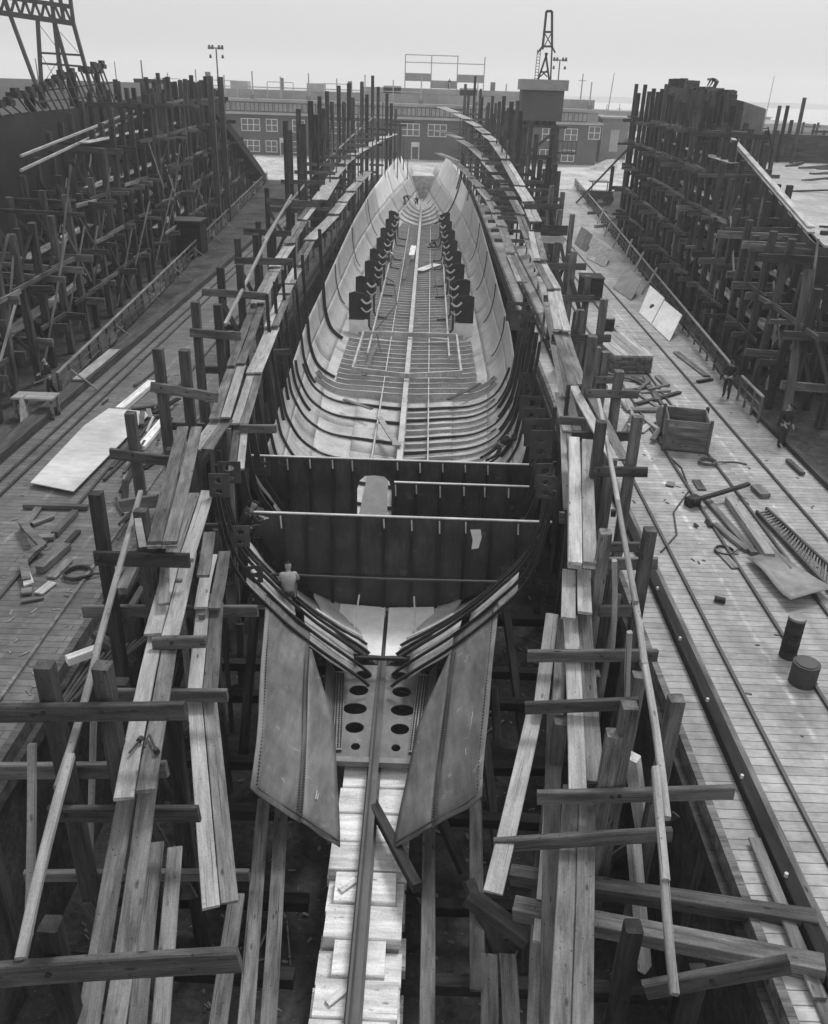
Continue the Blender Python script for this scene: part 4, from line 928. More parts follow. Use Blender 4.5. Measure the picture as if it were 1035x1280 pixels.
MB().tube([P(1002, 853, 0) + Vector((0, 0, .5)), P(1002, 853, 0) + Vector((0, 0, .57))], .24, 16).build('inside', 'frame', bpy.data.objects['bucket'])
cyl('keg', P(760, 415, 0), .3, .8, 'dark', 'dark cask standing behind the lumber pile', 'cask')
def flat(name, pts, z, th, mat, label, cat, group=None, curl=None):
    p = [P(x, y, z) for x, y in pts]; 
    if curl:
        for i, c in curl.items(): p[i].z += c
    m = MB(); m.prism(p, (0, 0, th)); o = m.build(name, mat, loc=p[0]); return tag(o, label, cat, group)
# buckled plate
rows = []
for i in range(7):
    t = i / 6; a = lerp(P(932, 702, 0), P(985, 762, 0), t); b = lerp(P(975, 697, 0), P(1040, 748, 0), t); r = []
    for j in range(6):
        u = j / 5; q = lerp(a, b, u); q.z = .05 + .3 * (t ** 2) * (1 - .4 * u) + .12 * math.sin(t * 5 + u * 2) * (1 - u) + .08; r.append(q)
    rows.append(r)
tag(MB().grid(rows, .02, True).build('buckled_plate', 'plate2', loc=P(932, 702, 0), smooth=True), 'buckled thin grey plate lying on boards by the tall black cylinder', 'plate')
def board(x1, y1, x2, y2, wd, th, mat, label, z=0.03, z2=None, name='loose_board', cat='board', group=None):
    a = P(x1, y1, z + th / 2); b = P(x2, y2, (z if z2 is None else z2) + th / 2); return tag(timber(name, a, b, wd, th, mat, jit=.01), label, cat, group)
for d in ((866, 626, 936, 605, .14, .12, 'dark', 'long dark pole lying aslant near the wooden bin', .25, .35, 'pole', 'pole'), (860, 628, 872, 624, .3, .3, 'dark', 'short dark block under the end of the slanting pole', .02, .02, 'block', 'block'),
          (882, 622, 943, 692, .22, .1, 'old', 'long weathered plank beside the slanting pole'), (912, 624, 962, 696, .3, .22, 'plank', 'long pale squared timber on the pale deck'), (893, 655, 935, 688, .2, .1, 'old', 'dark-ended plank between the long plank and the timber'),
          (930, 650, 1008, 735, .15, .12, 'old', 'narrow edge timber along the ladder-like truss'), (898, 687, 920, 710, .24, .03, 'old', 'short flat offcut lying by the deck rail'), (893, 748, 907, 751, .16, .1, 'dark', 'small dark block alone on open deck'),
          (944, 608, 957, 620, .35, .14, 'old', 'small square box-like block by the outer rail'), (833, 604, 843, 606, .35, .04, 'old', 'pale square scrap of board near the bin'), (870, 600, 878, 612, .3, .03, 'old', 'small grey scrap of board beyond the slanting pole'),
          (845, 440, 884, 470, .35, .06, 'old', 'long board lying beside the fence foot'), (872, 477, 890, 474, .2, .08, 'dark', 'short dark board across the end of the long fence board'), (800, 490, 838, 488, .16, .08, 'plank', 'pale narrow board across the deck by the lumber pile'),
          (822, 470, 834, 482, .3, .08, 'old', 'short board end poking out past the lumber pile'), (795, 505, 850, 490, .2, .1, 'beam', 'dark plank lying toward the lumber pile'), (790, 512, 828, 512, .4, .1, 'old', 'wide flat board between the lumber pile and the bin'),
          (810, 478, 850, 540, .16, .08, 'beam', 'long thin timber running behind the drum'), (800, 540, 822, 522, .3, .06, 'plank', 'pale wedge-shaped board beside the drum'), (985, 575, 1003, 592, .2, .12, 'beam', 'short dark block by the outermost rail'),
          (783, 500, 800, 540, .14, .08, 'plank', 'thin pale lath by the dark posts'), (806, 470, 822, 500, .2, .1, 'beam', 'dark baulk behind the crossbeam near the lumber'), (884, 650, 888, 658, .12, .06, 'dark', 'tiny dark offcut beside the long weathered plank'), (868, 655, 872, 658, .1, .06, 'dark', 'tiny dark lump near the slanting pole end')):
    board(*d[:8], z=d[8] if len(d) > 8 else .03, z2=d[9] if len(d) > 9 else None, name=d[10] if len(d) > 10 else 'loose_board', cat=d[11] if len(d) > 11 else 'board')
# ladder-like truss
tr = thing('steel_truss', 'ladder-like dark truss with many rungs lying at the deck edge', 'truss', P(946, 640, 0))
a, b, c, d = P(946, 640, .1), P(1040, 740, .1), P(958, 636, .1), P(1040, 712, .1)
timber('chord', a, b, .09, .14, 'rust', tr); timber('chord', c, d, .09, .14, 'rust', tr)
for i in range(26):
    t = (i + .5) / 26; timber('rung', lerp(a, b, t), lerp(c, d, min(1, t + .02)), .05, .06, 'old', tr)
# hanging timber box near deck edge etc.
t = thing('tool_chest', 'dark square tank-like chest beyond the crossbeams, on the pale deck', 'chest', P(733, 378, 0))
a, b = P(726, 375, 0), P(749, 372, 0)
MB().box((a.x, a.y, 0), (b.x, a.y + 1.6, 1.35)).build('body', 'dark', t); MB().box((a.x - .05, a.y - .05, 1.35), (b.x + .05, a.y + 1.65, 1.42)).build('lid', 'post', t)
rs = random.Random(11)
for i in range(26):
    px, py = rs.uniform(742, 835), rs.uniform(440, 560)
    a = P(px, py, .04 + .06 * (i % 3)); l = rs.uniform(.5, 2.4); an = rs.uniform(-1.2, 1.2)
    b = a + Vector((math.sin(an) * l, math.cos(an) * l, rs.uniform(0, .08)))
    if min(a.x, b.x) < RX + .3 or (a - P(785, 440, 0)).length < 2.6: continue
    tag(timber('scrap_piece', a, b, rs.uniform(.06, .24), rs.uniform(.04, .1), rs.choice(('old', 'beam', 'rust', 'dark', 'plank'))), f'{ORD[i]} nearest piece of mixed scrap strewn between the lumber pile and bin', 'scrap', 'scrap strewn between the lumber pile and bin')
def coil(c, r, n, rr, mat, label, cat, nm):
    pts = [c + Vector((math.cos(t * .5) * (r + .02 * math.sin(t)), math.sin(t * .5) * r, rr + t * .5 / 6.28 * rr * 1.3)) for t in range(int(12.6 * n))]
    tail = [pts[-1] + Vector((.25 * k, .3 * k - .05 * k * k, -pts[-1].z * min(1, k / 2) + rr)) for k in range(1, 6)]
    tag(MB().tube(pts + tail, rr, 6).build(nm, mat, loc=c), label, cat)
coil(P(884, 580, 0), .32, 3, .03, 'rope', 'coil of dark rope lying by the wooden bin', 'rope', 'rope_coil')
coil(P(905, 690, 0) , .28, 2, .025, 'frame', 'coil of black hose among the boards by the buckled plate', 'hose', 'hose_coil')
coil(P(98, 720, 0), .35, 3, .03, 'frame', 'coil of black cable lying on the dark deck near the scrap heap', 'cable', 'cable_coil')
tag(MB().tube([P(x, y, .03) for x, y in ((826, 690), (846, 668), (842, 640), (862, 612), (852, 585), (838, 572))], .028, 6).build('air_hose', 'frame', loc=P(826, 690, 0)), 'thin black air hose running over the pale deck toward the bin', 'hose')
# small scraps on the pale deck
m = MB()
for i in range(70):
    x = random.uniform(7.8, 14.5); y = random.choice((random.uniform(9, 30), random.uniform(20, 50))); a = random.uniform(0, 6.28); l = random.uniform(.04, .22)
    m.bar((x, y, .012), (x + math.cos(a) * l, y + math.sin(a) * l, .014), random.uniform(.02, .07), .02)
tag(m.build('litter', 'old'), kind='stuff')
m = MB()
for i in range(170):
    x = random.uniform(-13, -7.3); y = random.uniform(14, 45); a = random.uniform(0, 6.28); l = random.uniform(.05, .3)
    m.bar((x, y, .012), (x + math.cos(a) * l, y + math.sin(a) * l, .014), random.uniform(.02, .07), .02)
tag(m.build('litter', 'old'), kind='stuff')
# ------------------------------------------------------------------ things on the dark deck
flat('pale_plate', ((38, 604), (92, 615), (185, 520), (182, 515), (136, 511), (105, 533)), .16, .03, 'pale', 'large pale stepped plate lying across the dark deck rails', 'plate')
for d in ((150, 512, 190, 478, .35, .2, 'fresh', 'bright squared timber beyond the large pale plate'), (176, 560, 205, 525, .3, .16, 'fresh', 'bright squared timber behind the nearest tall post'), (168, 482, 200, 458, .12, .1, 'old', 'thin board ending beside the dark post pair'),
          (172, 492, 202, 466, .2, .12, 'old', 'old baulk beside the bright timber'), (140, 585, 195, 520, .12, .08, 'beam', 'long thin bar lying along the large pale plate'), (130, 600, 170, 560, .1, .08, 'beam', 'short thin bar near the corner of the pale plate'),
          (165, 513, 202, 508, .18, .18, 'beam', 'rounded dark log across the bars behind the plate'), (166, 522, 200, 520, .12, .12, 'beam', 'second thin log across the bars behind the plate'), (155, 600, 165, 565, .12, .06, 'old', 'bent pale strip standing out of the scrap'),
          (30, 632, 110, 634, .18, .14, 'beam', 'long dark pole lying square across the dark deck'), (30, 660, 50, 632, .22, .1, 'old', 'grey plank at the far corner of the scrap heap'), (40, 655, 66, 645, .2, .1, 'old', 'short grey plank below the cross pole'),
          (45, 672, 68, 671, .25, .12, 'old', 'short flat board amid the scrap heap'), (68, 668, 94, 640, .2, .16, 'beam', 'square dark timber slanting through the scrap heap'), (50, 712, 84, 682, .24, .2, 'beam', 'thick grooved timber in front of the scrap heap'),
          (48, 742, 66, 728, .26, .05, 'plank', 'short pale offcut nearest the camera on the dark deck'), (64, 722, 86, 700, .26, .05, 'old', 'flat weathered board beside the pale offcut'), (27, 740, 40, 738, .3, .08, 'old', 'stub of board at the edge of the scrap heap'),
          (26, 752, 55, 747, .1, .06, 'beam', 'thin dark stick below the scrap heap'), (84, 679, 98, 664, .16, .1, 'dark', 'small dark block by the thick grooved timber'), (152, 739, 168, 706, .3, .2, 'old', 'heavy plank end between the two dark posts'),
          (160, 765, 178, 735, .16, .12, 'beam', 'dark baulk by the slip edge behind the posts'), (60, 572, 72, 556, .08, .05, 'dark', 'small dark stick alone on the dark deck') if False else (128, 505, 135, 499, .08, .04, 'dark', 'small dark stick alone on the dark deck'),
          (97, 475, 143, 437, .5, .06, 'plank', 'wide pale plank lying on the kerb timber')):
    if 'kerb' in d[7]: board(*d[:8], z=.36)
    else: board(*d[:8])
for i in range(9):
    x = 58 + i * 7; a = P(x, 905 - i * 6, .06 + .03 * (i % 3)); b = P(x + 52 + i * 3, 825 - i * 4, .06 + .03 * (i % 3))
    tag(timber('iron_bar', a, b, .07, .07, 'rust'), f'{ORD[i]} rusty bar from the camera side in the bundle at the slip edge', 'bar', 'rusty bars bundled at the slip edge')
rs = random.Random(5)
for i in range(18):
    x = rs.uniform(146, 200); y = 640 - (x - 146) * 2.6 + rs.uniform(-30, 55); a = P(x, y, .05 + .08 * (i % 3)); l = rs.uniform(.8, 2.8); an = rs.uniform(-.5, .35)
    b = a + Vector((math.sin(an) * l, math.cos(an) * l, rs.uniform(0, .1)))
    if a.x > LX - .2 or b.x > LX - .2: continue
    tag(timber('scrap_piece', a, b, rs.uniform(.06, .22), rs.uniform(.05, .12), rs.choice(('old', 'beam', 'rust', 'dark', 'plank'))), f'{ORD[i]} nearest piece of mixed scrap strewn beside the large pale plate', 'scrap', 'scrap strewn beside the large pale plate')
board(84, 826, 122, 812, .2, .2, 'fresh', 'bright short block lying on the bundle of rusty bars', z=.25)
board(118, 792, 168, 830, .2, .2, 'beam', 'round dark log slanting down behind the near posts', z=.1, z2=-.4)
fb = thing('bent_frame', 'bent dark frame piece with a pale plate in the scrap heap', 'frame', P(40, 700, 0))
pts = [P(28, 655, .2), P(38, 668, .3), P(54, 684, .22), P(40, 694, .16), P(30, 705, .14), P(34, 728, .1)]
MB().sweep(pts, [(0, 0, 1)] * 6, .22, .12).build('bar', 'beam', fb); MB().prism([P(27, 715, .12), P(35, 708, .12), P(43, 730, .12), P(30, 734, .12)], (0, 0, .05)).build('plate', 'plank', fb)
# white daub on the post (Y 15.3)
p = PY(174, 637, 15.3)
mk = MB(); mk.prism([(p.x - .06, 15.13, p.z - .12), (p.x + .08, 15.13, p.z - .1), (p.x + .1, 15.13, p.z - .45), (p.x + .12, 15.13, p.z - .75), (p.x - .04, 15.13, p.z - .78), (p.x - .06, 15.13, p.z - .4)], (0, .01, 0))
bt3 = [o for o in bpy.data.objects if o.get('label', '') == ll(3)][0]
mk.build('paint_daub', 'mark', bt3)
# spanners on the plank
for i, (x1, y1, x2, y2, lab) in enumerate(((163, 950, 175, 935, 'dark iron spanner lying on the walkway planks'), (188, 927, 196, 946, 'forked iron tongs lying beside the spanner on the walkway planks'))):
    a = PZ(x1, y1, ZLU) + Vector((0, 0, .14)); b = PZ(x2, y2, ZLU) + Vector((0, 0, .14)); t = thing('spanner' if i == 0 else 'tongs', lab, 'tool', a)
    MB().tube([a, b], .018, 6).build('handle', 'frame', t); MB().tube([b, b + (b - a).normalized() * .08], .05, 6).build('head', 'frame', t)
    if i: MB().tube([a, a + (b - a) * .5 + Vector((-.12, 0, 0)), a + (b - a) * .9 + Vector((-.16, 0, 0))], .016, 6).build('arm', 'frame', t)

# ------------------------------------------------------------------ neighbouring slips
def ordn(i):
    if i < 30: return ORD[i]
    return ('thirty-' + ORD[i - 30]) if i < 39 else 'fortieth'
def side_bent(Y, xf, sgn, ztop, depth, label, group, levels, dense=1.0):
    t = thing('staging_bent', label, 'staging', (xf, Y, 0), group)
    X = [xf, xf + sgn * depth * .5, xf + sgn * depth]
    for k, x in enumerate(X):
        z = ztop - (0.0, .4, .2)[k] + random.uniform(-.5, .5); timber('post', (x + random.uniform(-.15, .15), Y + random.uniform(-.2, .2), 0), (x + random.uniform(-.12, .12), Y + random.uniform(-.2, .2), z), .3, .3, 'post', t, ch=.02)
    for z in levels:
        if z < ztop - .4:
            dy = random.choice((-.24, .24)); timber('crossbeam', (X[0] - sgn * random.uniform(.4, 1.3), Y + dy, z + random.uniform(-.15, .15)), (X[2] + sgn * random.uniform(.1, .7), Y + dy, z + random.uniform(-.15, .15)), .12, random.choice((.2, .28, .34)), random.choice(('beam', 'beam', 'post', 'old')), t)
    for k in range(2):
        a, b = random.choice(((0, 1), (1, 0), (1, 2), (0, 2))); z0 = random.uniform(.2, max(.3, ztop * .5)); timber('brace', (X[a], Y + (.28 if k else -.3), z0), (X[b], Y + (.28 if k else -.3), min(ztop - .3, z0 + random.uniform(2.5, 4.5))), .16, .06, 'post', t, up=(0, 1, 0))
    for k in range(1):
        x = X[random.choice((0, 2))]; z0 = random.uniform(.3, max(.4, ztop - 3)); d = random.choice((-1, 1))
        if ztop > 3.5: timber('long_brace', (x + .2, Y - 1.3 * d, z0), (x + .2, Y + 1.3 * d, min(ztop - .2, z0 + random.uniform(2, 3.4))), .14, .06, random.choice(('beam', 'pole', 'old')), t, up=(1, 0, 0))
    for z in levels:
        if z < ztop - .6 and random.random() < .6: timber('ledger', (X[0] - sgn * .22, Y - 1.3, z + .2), (X[0] - sgn * .22, Y + 1.4, z + .2 + random.uniform(-.1, .1)), .08, .2, random.choice(('post', 'beam', 'old')), t)
    return t
ZT_L = [(28, 5.6), (44, 6.6), (48, 7.7), (53, 9.4), (58, 10.3), (69, 11.6), (83, 12.1), (90, 11.8), (118, 1.8)]
ZT_R = [(32, 6.0), (45, 6.6), (49, 7.9), (53, 8.4), (57, 10.0), (62, 10.8), (70, 12.4), (90, 12.3)]
GL, GR = 'staging bents of the neighbouring slip behind the dark deck fence', 'staging bents of the neighbouring slip behind the pale deck fence'
yl = [30.5 + i * 2.4 for i in range(37)]
for i, Y in enumerate(yl): side_bent(Y, fl(Y) - 1.6, -1, table(ZT_L, Y), 3.6, f'{ordn(i)} nearest tall staging bent beyond the dark deck fence', GL, [1.9, 4.0, 6.1, 8.2, 10.2])
yr = [33.0 + i * 2.3 for i in range(25)]
for i, Y in enumerate(yr): side_bent(Y, fr(Y) + 1.3, 1, table(ZT_R, Y), table([(33, 2.6), (50, 3.2), (70, 4.2)], Y), f'{ORD[i]} nearest tall staging bent beyond the pale deck fence', GR, [1.8, 3.8, 5.8, 7.8, 9.8])
for i in range(6):
    Y = 32.5 + i * 2.1; side_bent(Y, fr(Y) + 5.2, 1, random.uniform(5.2, 6.6), 3.2, f'{ORD[i]} nearest back row staging bent, far behind the pale deck fence', 'back row bents behind the pale deck fence', [1.8, 3.8, 5.6])
    side_bent(Y, fl(Y) - 6.4, -1, random.uniform(5.6, 7.4), 3.6, f'{ORD[i]} nearest back row staging bent, far behind the dark deck fence', 'back row bents behind the dark deck fence', [1.8, 3.8, 5.6])
# walkways on the neighbours' staging, and light raking poles
def side_planks(ys, xfn, sgn, zfn, off, group, lab, mats):
    for i, (a, b) in enumerate(zip(ys, ys[2:])):
        if i % 2 or random.random() < .3: continue
        for k in range(2):
            x0 = xfn(a) + sgn * (off + k * .33); x1 = xfn(b) + sgn * (off + k * .33); z0, z1 = zfn(a), zfn(b)
            tag(timber('staging_plank', (x0, a - .5, z0 + .05), (x1, b + .4, z1 + .05 + .03 * (i % 4)), .3, .06, random.choice(mats)), f'{("outer", "inner")[k]} plank, {ORD[i // 2]} nearest length of {lab}', 'plank', group)
for z, off, nm in ((2.1, .5, 'low'), (4.2, 1.2, 'second'), (6.3, .6, 'third'), (8.4, 1.3, 'high')):
    ys = [y for y in yl if table(ZT_L, y) > z + .3]
    side_planks(ys, lambda Y: fl(Y) - 1.6, -1, lambda Y, z=z: z + .17, off, nm + ' planks beyond the dark deck fence', f'the {nm} walkway beyond the dark deck fence', ('old', 'old', 'plank'))
    ys = [y for y in yr if table(ZT_R, y) > z + .3]
    side_planks(ys, lambda Y: fr(Y) + 1.5, 1, lambda Y, z=z: z - .05, off, nm + ' planks beyond the pale deck fence', f'the {nm} walkway beyond the pale deck fence', ('plank', 'old', 'old'))
for i in range(26):
    Y = 32 + i * 2.6; x = fl(Y) - 1.2 - random.uniform(0, 1.2); h = random.uniform(4, 6.5); z0 = 0 if i % 3 else random.uniform(2, 4)
    tag(timber('raking_pole', (x - .4, Y - .6, z0), (x + random.uniform(.3, 1.1), Y + random.uniform(.2, 1.6), z0 + h), .1, .07, 'pole' if i % 3 else 'old'), f'{ORD[i]} nearest pale raking pole against the staging beyond the dark deck fence', 'pole', 'raking poles beyond the dark deck fence')
for i in range(16):
    Y = 35 + i * 3.4; x = fr(Y) + 1.2 + random.uniform(0, 1.0); h = random.uniform(3.5, 6); z0 = 0 if i % 3 else random.uniform(2, 4)
    tag(timber('raking_pole', (x - .3, Y - .6, z0), (x + random.uniform(-.3, .3), Y + random.uniform(.2, 1.2), z0 + h), .1, .07, 'pole' if i % 3 else 'old'), f'{ORD[i]} nearest pale raking pole against the staging beyond the pale deck fence', 'pole', 'raking poles beyond the pale deck fence')
tag(timber('raking_timber', PY(978, 552, 31.5), PY(1010, 338, 34.5), .3, .3, 'post'), 'thick dark timber leaning by the man at the outer rail', 'timber')
tag(timber('raking_timber', PX(716, 258, 18.5), PX(783, 188, 20.5), .16, .16, 'post'), 'thin dark spar leaning from the far fence up to the tall staging', 'spar')
# two long pale rails on the far hull top, dark deck side
for i, (a, b) in enumerate((((26, 195), (185, 132)), ((26, 213), (192, 135)))):
    tag(timber('launch_rail', PX(*a, -18.6), PX(*b, -20.4), .12, .12, 'plank'), ('upper long pale rail along the top of the staging beyond the dark deck', 'lower long pale rail along the top of the staging beyond the dark deck')[i], 'rail')
# neighbour hulls
hl = thing('ship_hull', 'dark ship hull behind the staging beyond the dark deck, stanchions along its top', 'ship hull', (-30, 80, 0))
def hull_wall(parent, pts, zt, zb, mat, flare, name='side_plating', th=.08, flip=False):
    rows = [[(x + flare * (z - zb) / 10, y, z) for z in (zb, lerp(zb, zt(y), .35), lerp(zb, zt(y), .7), zt(y))] for x, y in pts]
    return MB().grid(rows, th, flip).build(name, mat, parent, smooth=False)
zl = lambda y: table([(36, 9.3), (52, 10.0), (70, 10.0), (128, 11.8)], y)
pl_ = [(-60, 37), (-40, 37.5), (-24.5, 39), (-21.6, 44), (-21.3, 52), (-22.2, 64), (-23.4, 76), (-25, 90), (-27, 104), (-30, 118), (-34, 128), (-40, 134)]
for a, b in zip(range(0, len(pl_) - 1), range(1, len(pl_))): hull_wall(hl, [pl_[a], pl_[b]], zl, -.05, 'darkhull', -1.0, flip=False)
MB().grid([[(x - 1.1, y, zl(y) - .6), (-60, y, zl(y) - .6)] for x, y in pl_[3:]], .1).build('deck', 'darkhull', hl)
for i in range(20):
    Y = 50 + i * 1.25; x = table([(44, -22.6), (52, -22.3), (64, -23.2), (76, -24.4), (90, -26)], Y); h = table([(50, .7), (58, 1.0), (62, 1.9), (68, 2.5), (74, 2.4)], Y) + random.uniform(-.25, .25)
    o = MB().bar((x + .3, Y, zl(Y) - .05), (x - .45 + random.uniform(-.1, .1), Y + .1, zl(Y) + h), .11, .09).build('stanchion', 'frame', hl)
    if random.random() < .75:
        hb = MB(); hb.box((x - .85, Y - .3, zl(Y) + h - .2), (x - .15, Y + .3, zl(Y) + h + .1)); hb.box((x - .6, Y - .2, zl(Y) + h + .1), (x - .3, Y + .4, zl(Y) + h + random.uniform(.15, .5))); hb.build('head', 'frame', o)
for i in range(12):
    Y = 44 + i * 3.2; x = table([(44, -22.9), (64, -23.6), (80, -25)], Y) - random.uniform(0, 2.5); MB().box((x, Y, zl(Y) - .1), (x + random.uniform(.2, .4), Y + .35, zl(Y) + random.uniform(.8, 2.6))).build('timber_head', 'dark', hl)
for k in range(2): MB().bar((-22.6 - k * .4, 56, zl(56) + .5 + k * .5), (-24.4, 76, zl(76) + .5 + k * .9), .08, .08).build('ribband', 'post', hl)
# far end of that slip: inclined dark staging apron
ap = thing('slip_gangway', 'dark inclined gangway with rails descending at the far end of the neighbouring slip', 'gangway', (-24, 112, 0))
a, b = PY(254, 134, 88), PY(322, 222, 119)
timber('ramp', a, b, 2.2, .9, 'dark', ap)
for k in (-.7, .7): timber('handrail', a + Vector((k, 0, 1.0)), b + Vector((k, 0, 1.0)), .08, .08, 'post', ap)
for j in range(9): q = lerp(a, b, j / 8); timber('rail_post', q + Vector((.7, 0, 0)), q + Vector((.7, 0, 1.0)), .07, .07, 'post', ap)
for j, (x, y) in enumerate(((197, 102), (217, 103), (228, 105), (234, 100), (240, 102), (252, 100), (262, 95), (275, 96))):
    p = PY(x, y, 82 + (j % 3) * 3); tag(timber('tall_post', (p.x, p.y, 0), p, .46, .46, 'post'), f'{ORD[j]} tall dark post of the cluster at the far end, from the crane side', 'post', 'tall posts at the far end of the neighbouring slip')
tp_ = thing('shed_box', 'dark box-shaped hut standing amid the staging beyond the dark deck', 'hut', P(218, 318, 0))
a = P(218, 318, 0); MB().box((a.x, a.y, 0), (a.x + 2.1, a.y + 2, 2.4)).build('wall', 'dark', tp_); MB().box((a.x - .1, a.y - .1, 2.4), (a.x + 2.2, a.y + 2.1, 2.5)).build('roof', 'post', tp_)
# right neighbour
hr = thing('ship_hull', 'ship hull with a pale boarded deck behind the staging beyond the pale deck', 'ship hull', (26, 60, 0))
zdk = 6.2
zr = lambda y: zdk
de = lambda y: 18.3 + .267 * (y - 41)
pr_ = [(90, 38.5), (de(39), 38.8)] + [(de(y), y) for y in (41, 46, 52, 60, 68, 78, 92)]
hull_wall(hr, pr_, zr, -.05, 'rust', .4, flip=True)
MB().grid([[(x + .42, y, zdk), (90, y, zdk)] for x, y in pr_[1:]], .1, True).build('deck', 'shipdeck', hr)
MB().box((28, 92, zdk - 6), (90, 93, zdk + 2.6)).build('far_bulwark', 'post', hr)
tp = [PX(957, 136, 23.6), PX(930, 127, 23.4), PX(905, 121, 23.2), PX(884, 118, 23.3), PX(862, 112, 23.5), PX(835, 107, 23.9)]
for k, (a, b) in enumerate(zip(tp, tp[1:])):
    zb_ = (zdk - .1, zdk - .1, 3, 2, 1)[k]
    MB().prism([(a.x, a.y, zb_), (b.x, b.y, zb_), b, a], (.07, 0, 0)).build('side_plate' if k < 2 else 'planking', ('plate2', 'rust', 'post', 'post', 'post')[k], hr)
for k in range(9): MB().bar((23.1, tp[2].y + .3, zdk + .5 + k * .55), (23.8, tp[5].y, zdk + .6 + k * .6), .12, .1).build('ribband', 'beam', hr)
for k in range(30):
    t = random.random(); p = lerp(tp[2], tp[5], t); hgt = random.uniform(.15, .45) + (.35 if t > .6 else 0)
    MB().box((p.x + random.uniform(-.3, .8), p.y - .3, p.z - .2), (p.x + random.uniform(.9, 1.3), p.y + random.uniform(.1, .7), p.z + hgt)).build('timber_head', random.choice(('post', 'beam', 'dark')), hr)
for k in range(4):
    a = (P(985, 246, zdk), P(980, 206, zdk), P(965, 190, zdk), P(975, 232, zdk))[k]; b = Vector((a.x + (3.2, 3, 2.6, 4)[k], a.y + (1.5, 2, 1.2, 2)[k], zdk)); MB().box((a.x, a.y, zdk + .004), (b.x, b.y, zdk + .02)).build('hatch_opening', 'frame', hr)
for i, (x, y, y2, X) in enumerate(((959, 163, 208, 27), (972, 163, 212, 27.5), (975, 132, 160, 34), (985, 132, 158, 35), (1006, 122, 150, 36), (990, 150, 165, 36))):
    p = PX(x, y, X); tag(timber('deck_post', (p.x, p.y, zdk), p, .28, .28, 'post'), f'{ORD[i]} dark post from the plated end standing on the pale ship deck', 'post', 'posts on the pale ship deck')
rs = random.Random(3)
for i in range(16):
    p = P(rs.uniform(965, 1034), rs.uniform(185, 285), zdk + .1)
    if p.x < de(p.y) + .8 or p.y > 90: continue
    an = rs.uniform(-.6, .6); l = rs.uniform(1.2, 4.5); tag(timber('deck_timber', p, p + Vector((math.cos(an) * l, math.sin(an) * l + .6, rs.uniform(0, .3))), rs.uniform(.15, .5), rs.uniform(.1, .3), rs.choice(('dark', 'beam', 'old', 'post'))), f'{ORD[i]} nearest loose timber strewn on the pale ship deck', 'timber', 'loose timbers on the pale ship deck')
for i in range(5):
    p = P(1000 + i * 12, 176 + i * 9, zdk); t = thing('staging_trestle', f'{ORD[i]} nearest upright timber frame standing on the pale ship deck', 'frame', p, 'timber frames on the pale ship deck')
    for dx in (0, 2.2): timber('post', p + Vector((dx, 0, 0)), p + Vector((dx, 0, 2.6 + .3 * (i % 2))), .25, .25, 'post', t)
    timber('crossbeam', p + Vector((-.3, -.18, 2.0)), p + Vector((2.6, -.18, 2.0)), .1, .25, 'beam', t)
t = thing('ladder', 'black ladder leaning at the plated end of the pale decked hull', 'ladder', PX(957, 190, 22.6))
for dx in (0, .5): timber('rail', PX(951, 158, 24.2) + Vector((dx, 0, 0)), PX(958, 192, 25.0) + Vector((dx, 0, 0)), .1, .08, 'frame', t)
for k in range(7): q = lerp(PX(951, 158, 24.2), PX(958, 192, 25.0), (k + .5) / 7); timber('rung', q, q + Vector((.5, 0, 0)), .06, .06, 'frame', t)
for k in range(2):
    tag(timber('staging_plank', PX(1014, 284 + k * 7, 17.9 - k * .2), PX(908, 164 + k * 4, 22.0), .32, .08, 'plank'), f'{("upper", "lower")[k]} long pale plank along the edge of the pale decked hull', 'plank')
bd = thing('door_panel', 'dark framed panel leaning at the far end of the tall staging', 'panel', PX(783, 290, 20.5))
a, b, c, d = PY(777, 300, 84), PY(794, 318, 80), PY(806, 262, 82), PY(786, 235, 86)
MB().prism([a, b, c, d], (0, .06, 0)).build('panel', 'dark', bd)
for u, v in ((a, b), (b, c), (c, d), (d, a)): timber('stile', u + Vector((0, -.1, 0)), v + Vector((0, -.1, 0)), .14, .08, 'old', bd)
# huts and baulks beneath the right staging
t = thing('shed_box', 'dark box-shaped hut under the staging beyond the pale deck fence', 'hut', (17.6, 41, 0))
MB().box((17.2, 41, 0), (18.6, 42.6, 2.1)).build('wall', 'dark', t); MB().box((17.1, 40.9, 2.1), (18.7, 42.7, 2.18)).build('roof', 'plank', t)
# ------------------------------------------------------------------ background
bg_ = thing('yard_building', 'long dark brick yard building with white windows and a clerestory roof', 'building', (-20, 168, 0))
BX0, BX1, BY = -46.0, 31.0, 168.0
MB().box((BX0, BY, -.3), (BX1, BY + 18, 6.6)).build('wall', 'brick', bg_)
MB().box((BX0 - .6, BY - .7, 6.62), (BX1 + .6, BY + 19, 7.0)).build('cornice', 'concrete', bg_)
MB().box((BX0 + .3, BY + .5, 7.0), (BX1 - .3, BY + 17, 8.7)).build('clerestory_wall', 'concrete', bg_)
MB().box((BX0 - .8, BY - .9, 8.7), (BX1 + .8, BY + 19, 9.15)).build('roof', 'roof', bg_)
MB().box((BX0 - .4, BY + 4, 9.15), (BX1 - .6, BY + 18, 10.6)).build('roof_monitor', 'roof', bg_)
for i in range(30):
    x = BX0 + 1 + i * 2.55
    if x > BX1 - 2.4: break
    o = MB().box((x, BY + .4, 7.1), (x + 2.3, BY + .49, 8.55)).build('clerestory_window', 'brick', bg_)
    for k in range(3): MB().box((x + .08 + k * .75, BY + .34, 7.18), (x + .7 + k * .75, BY + .395, 8.47)).build('pane', 'clere', o)
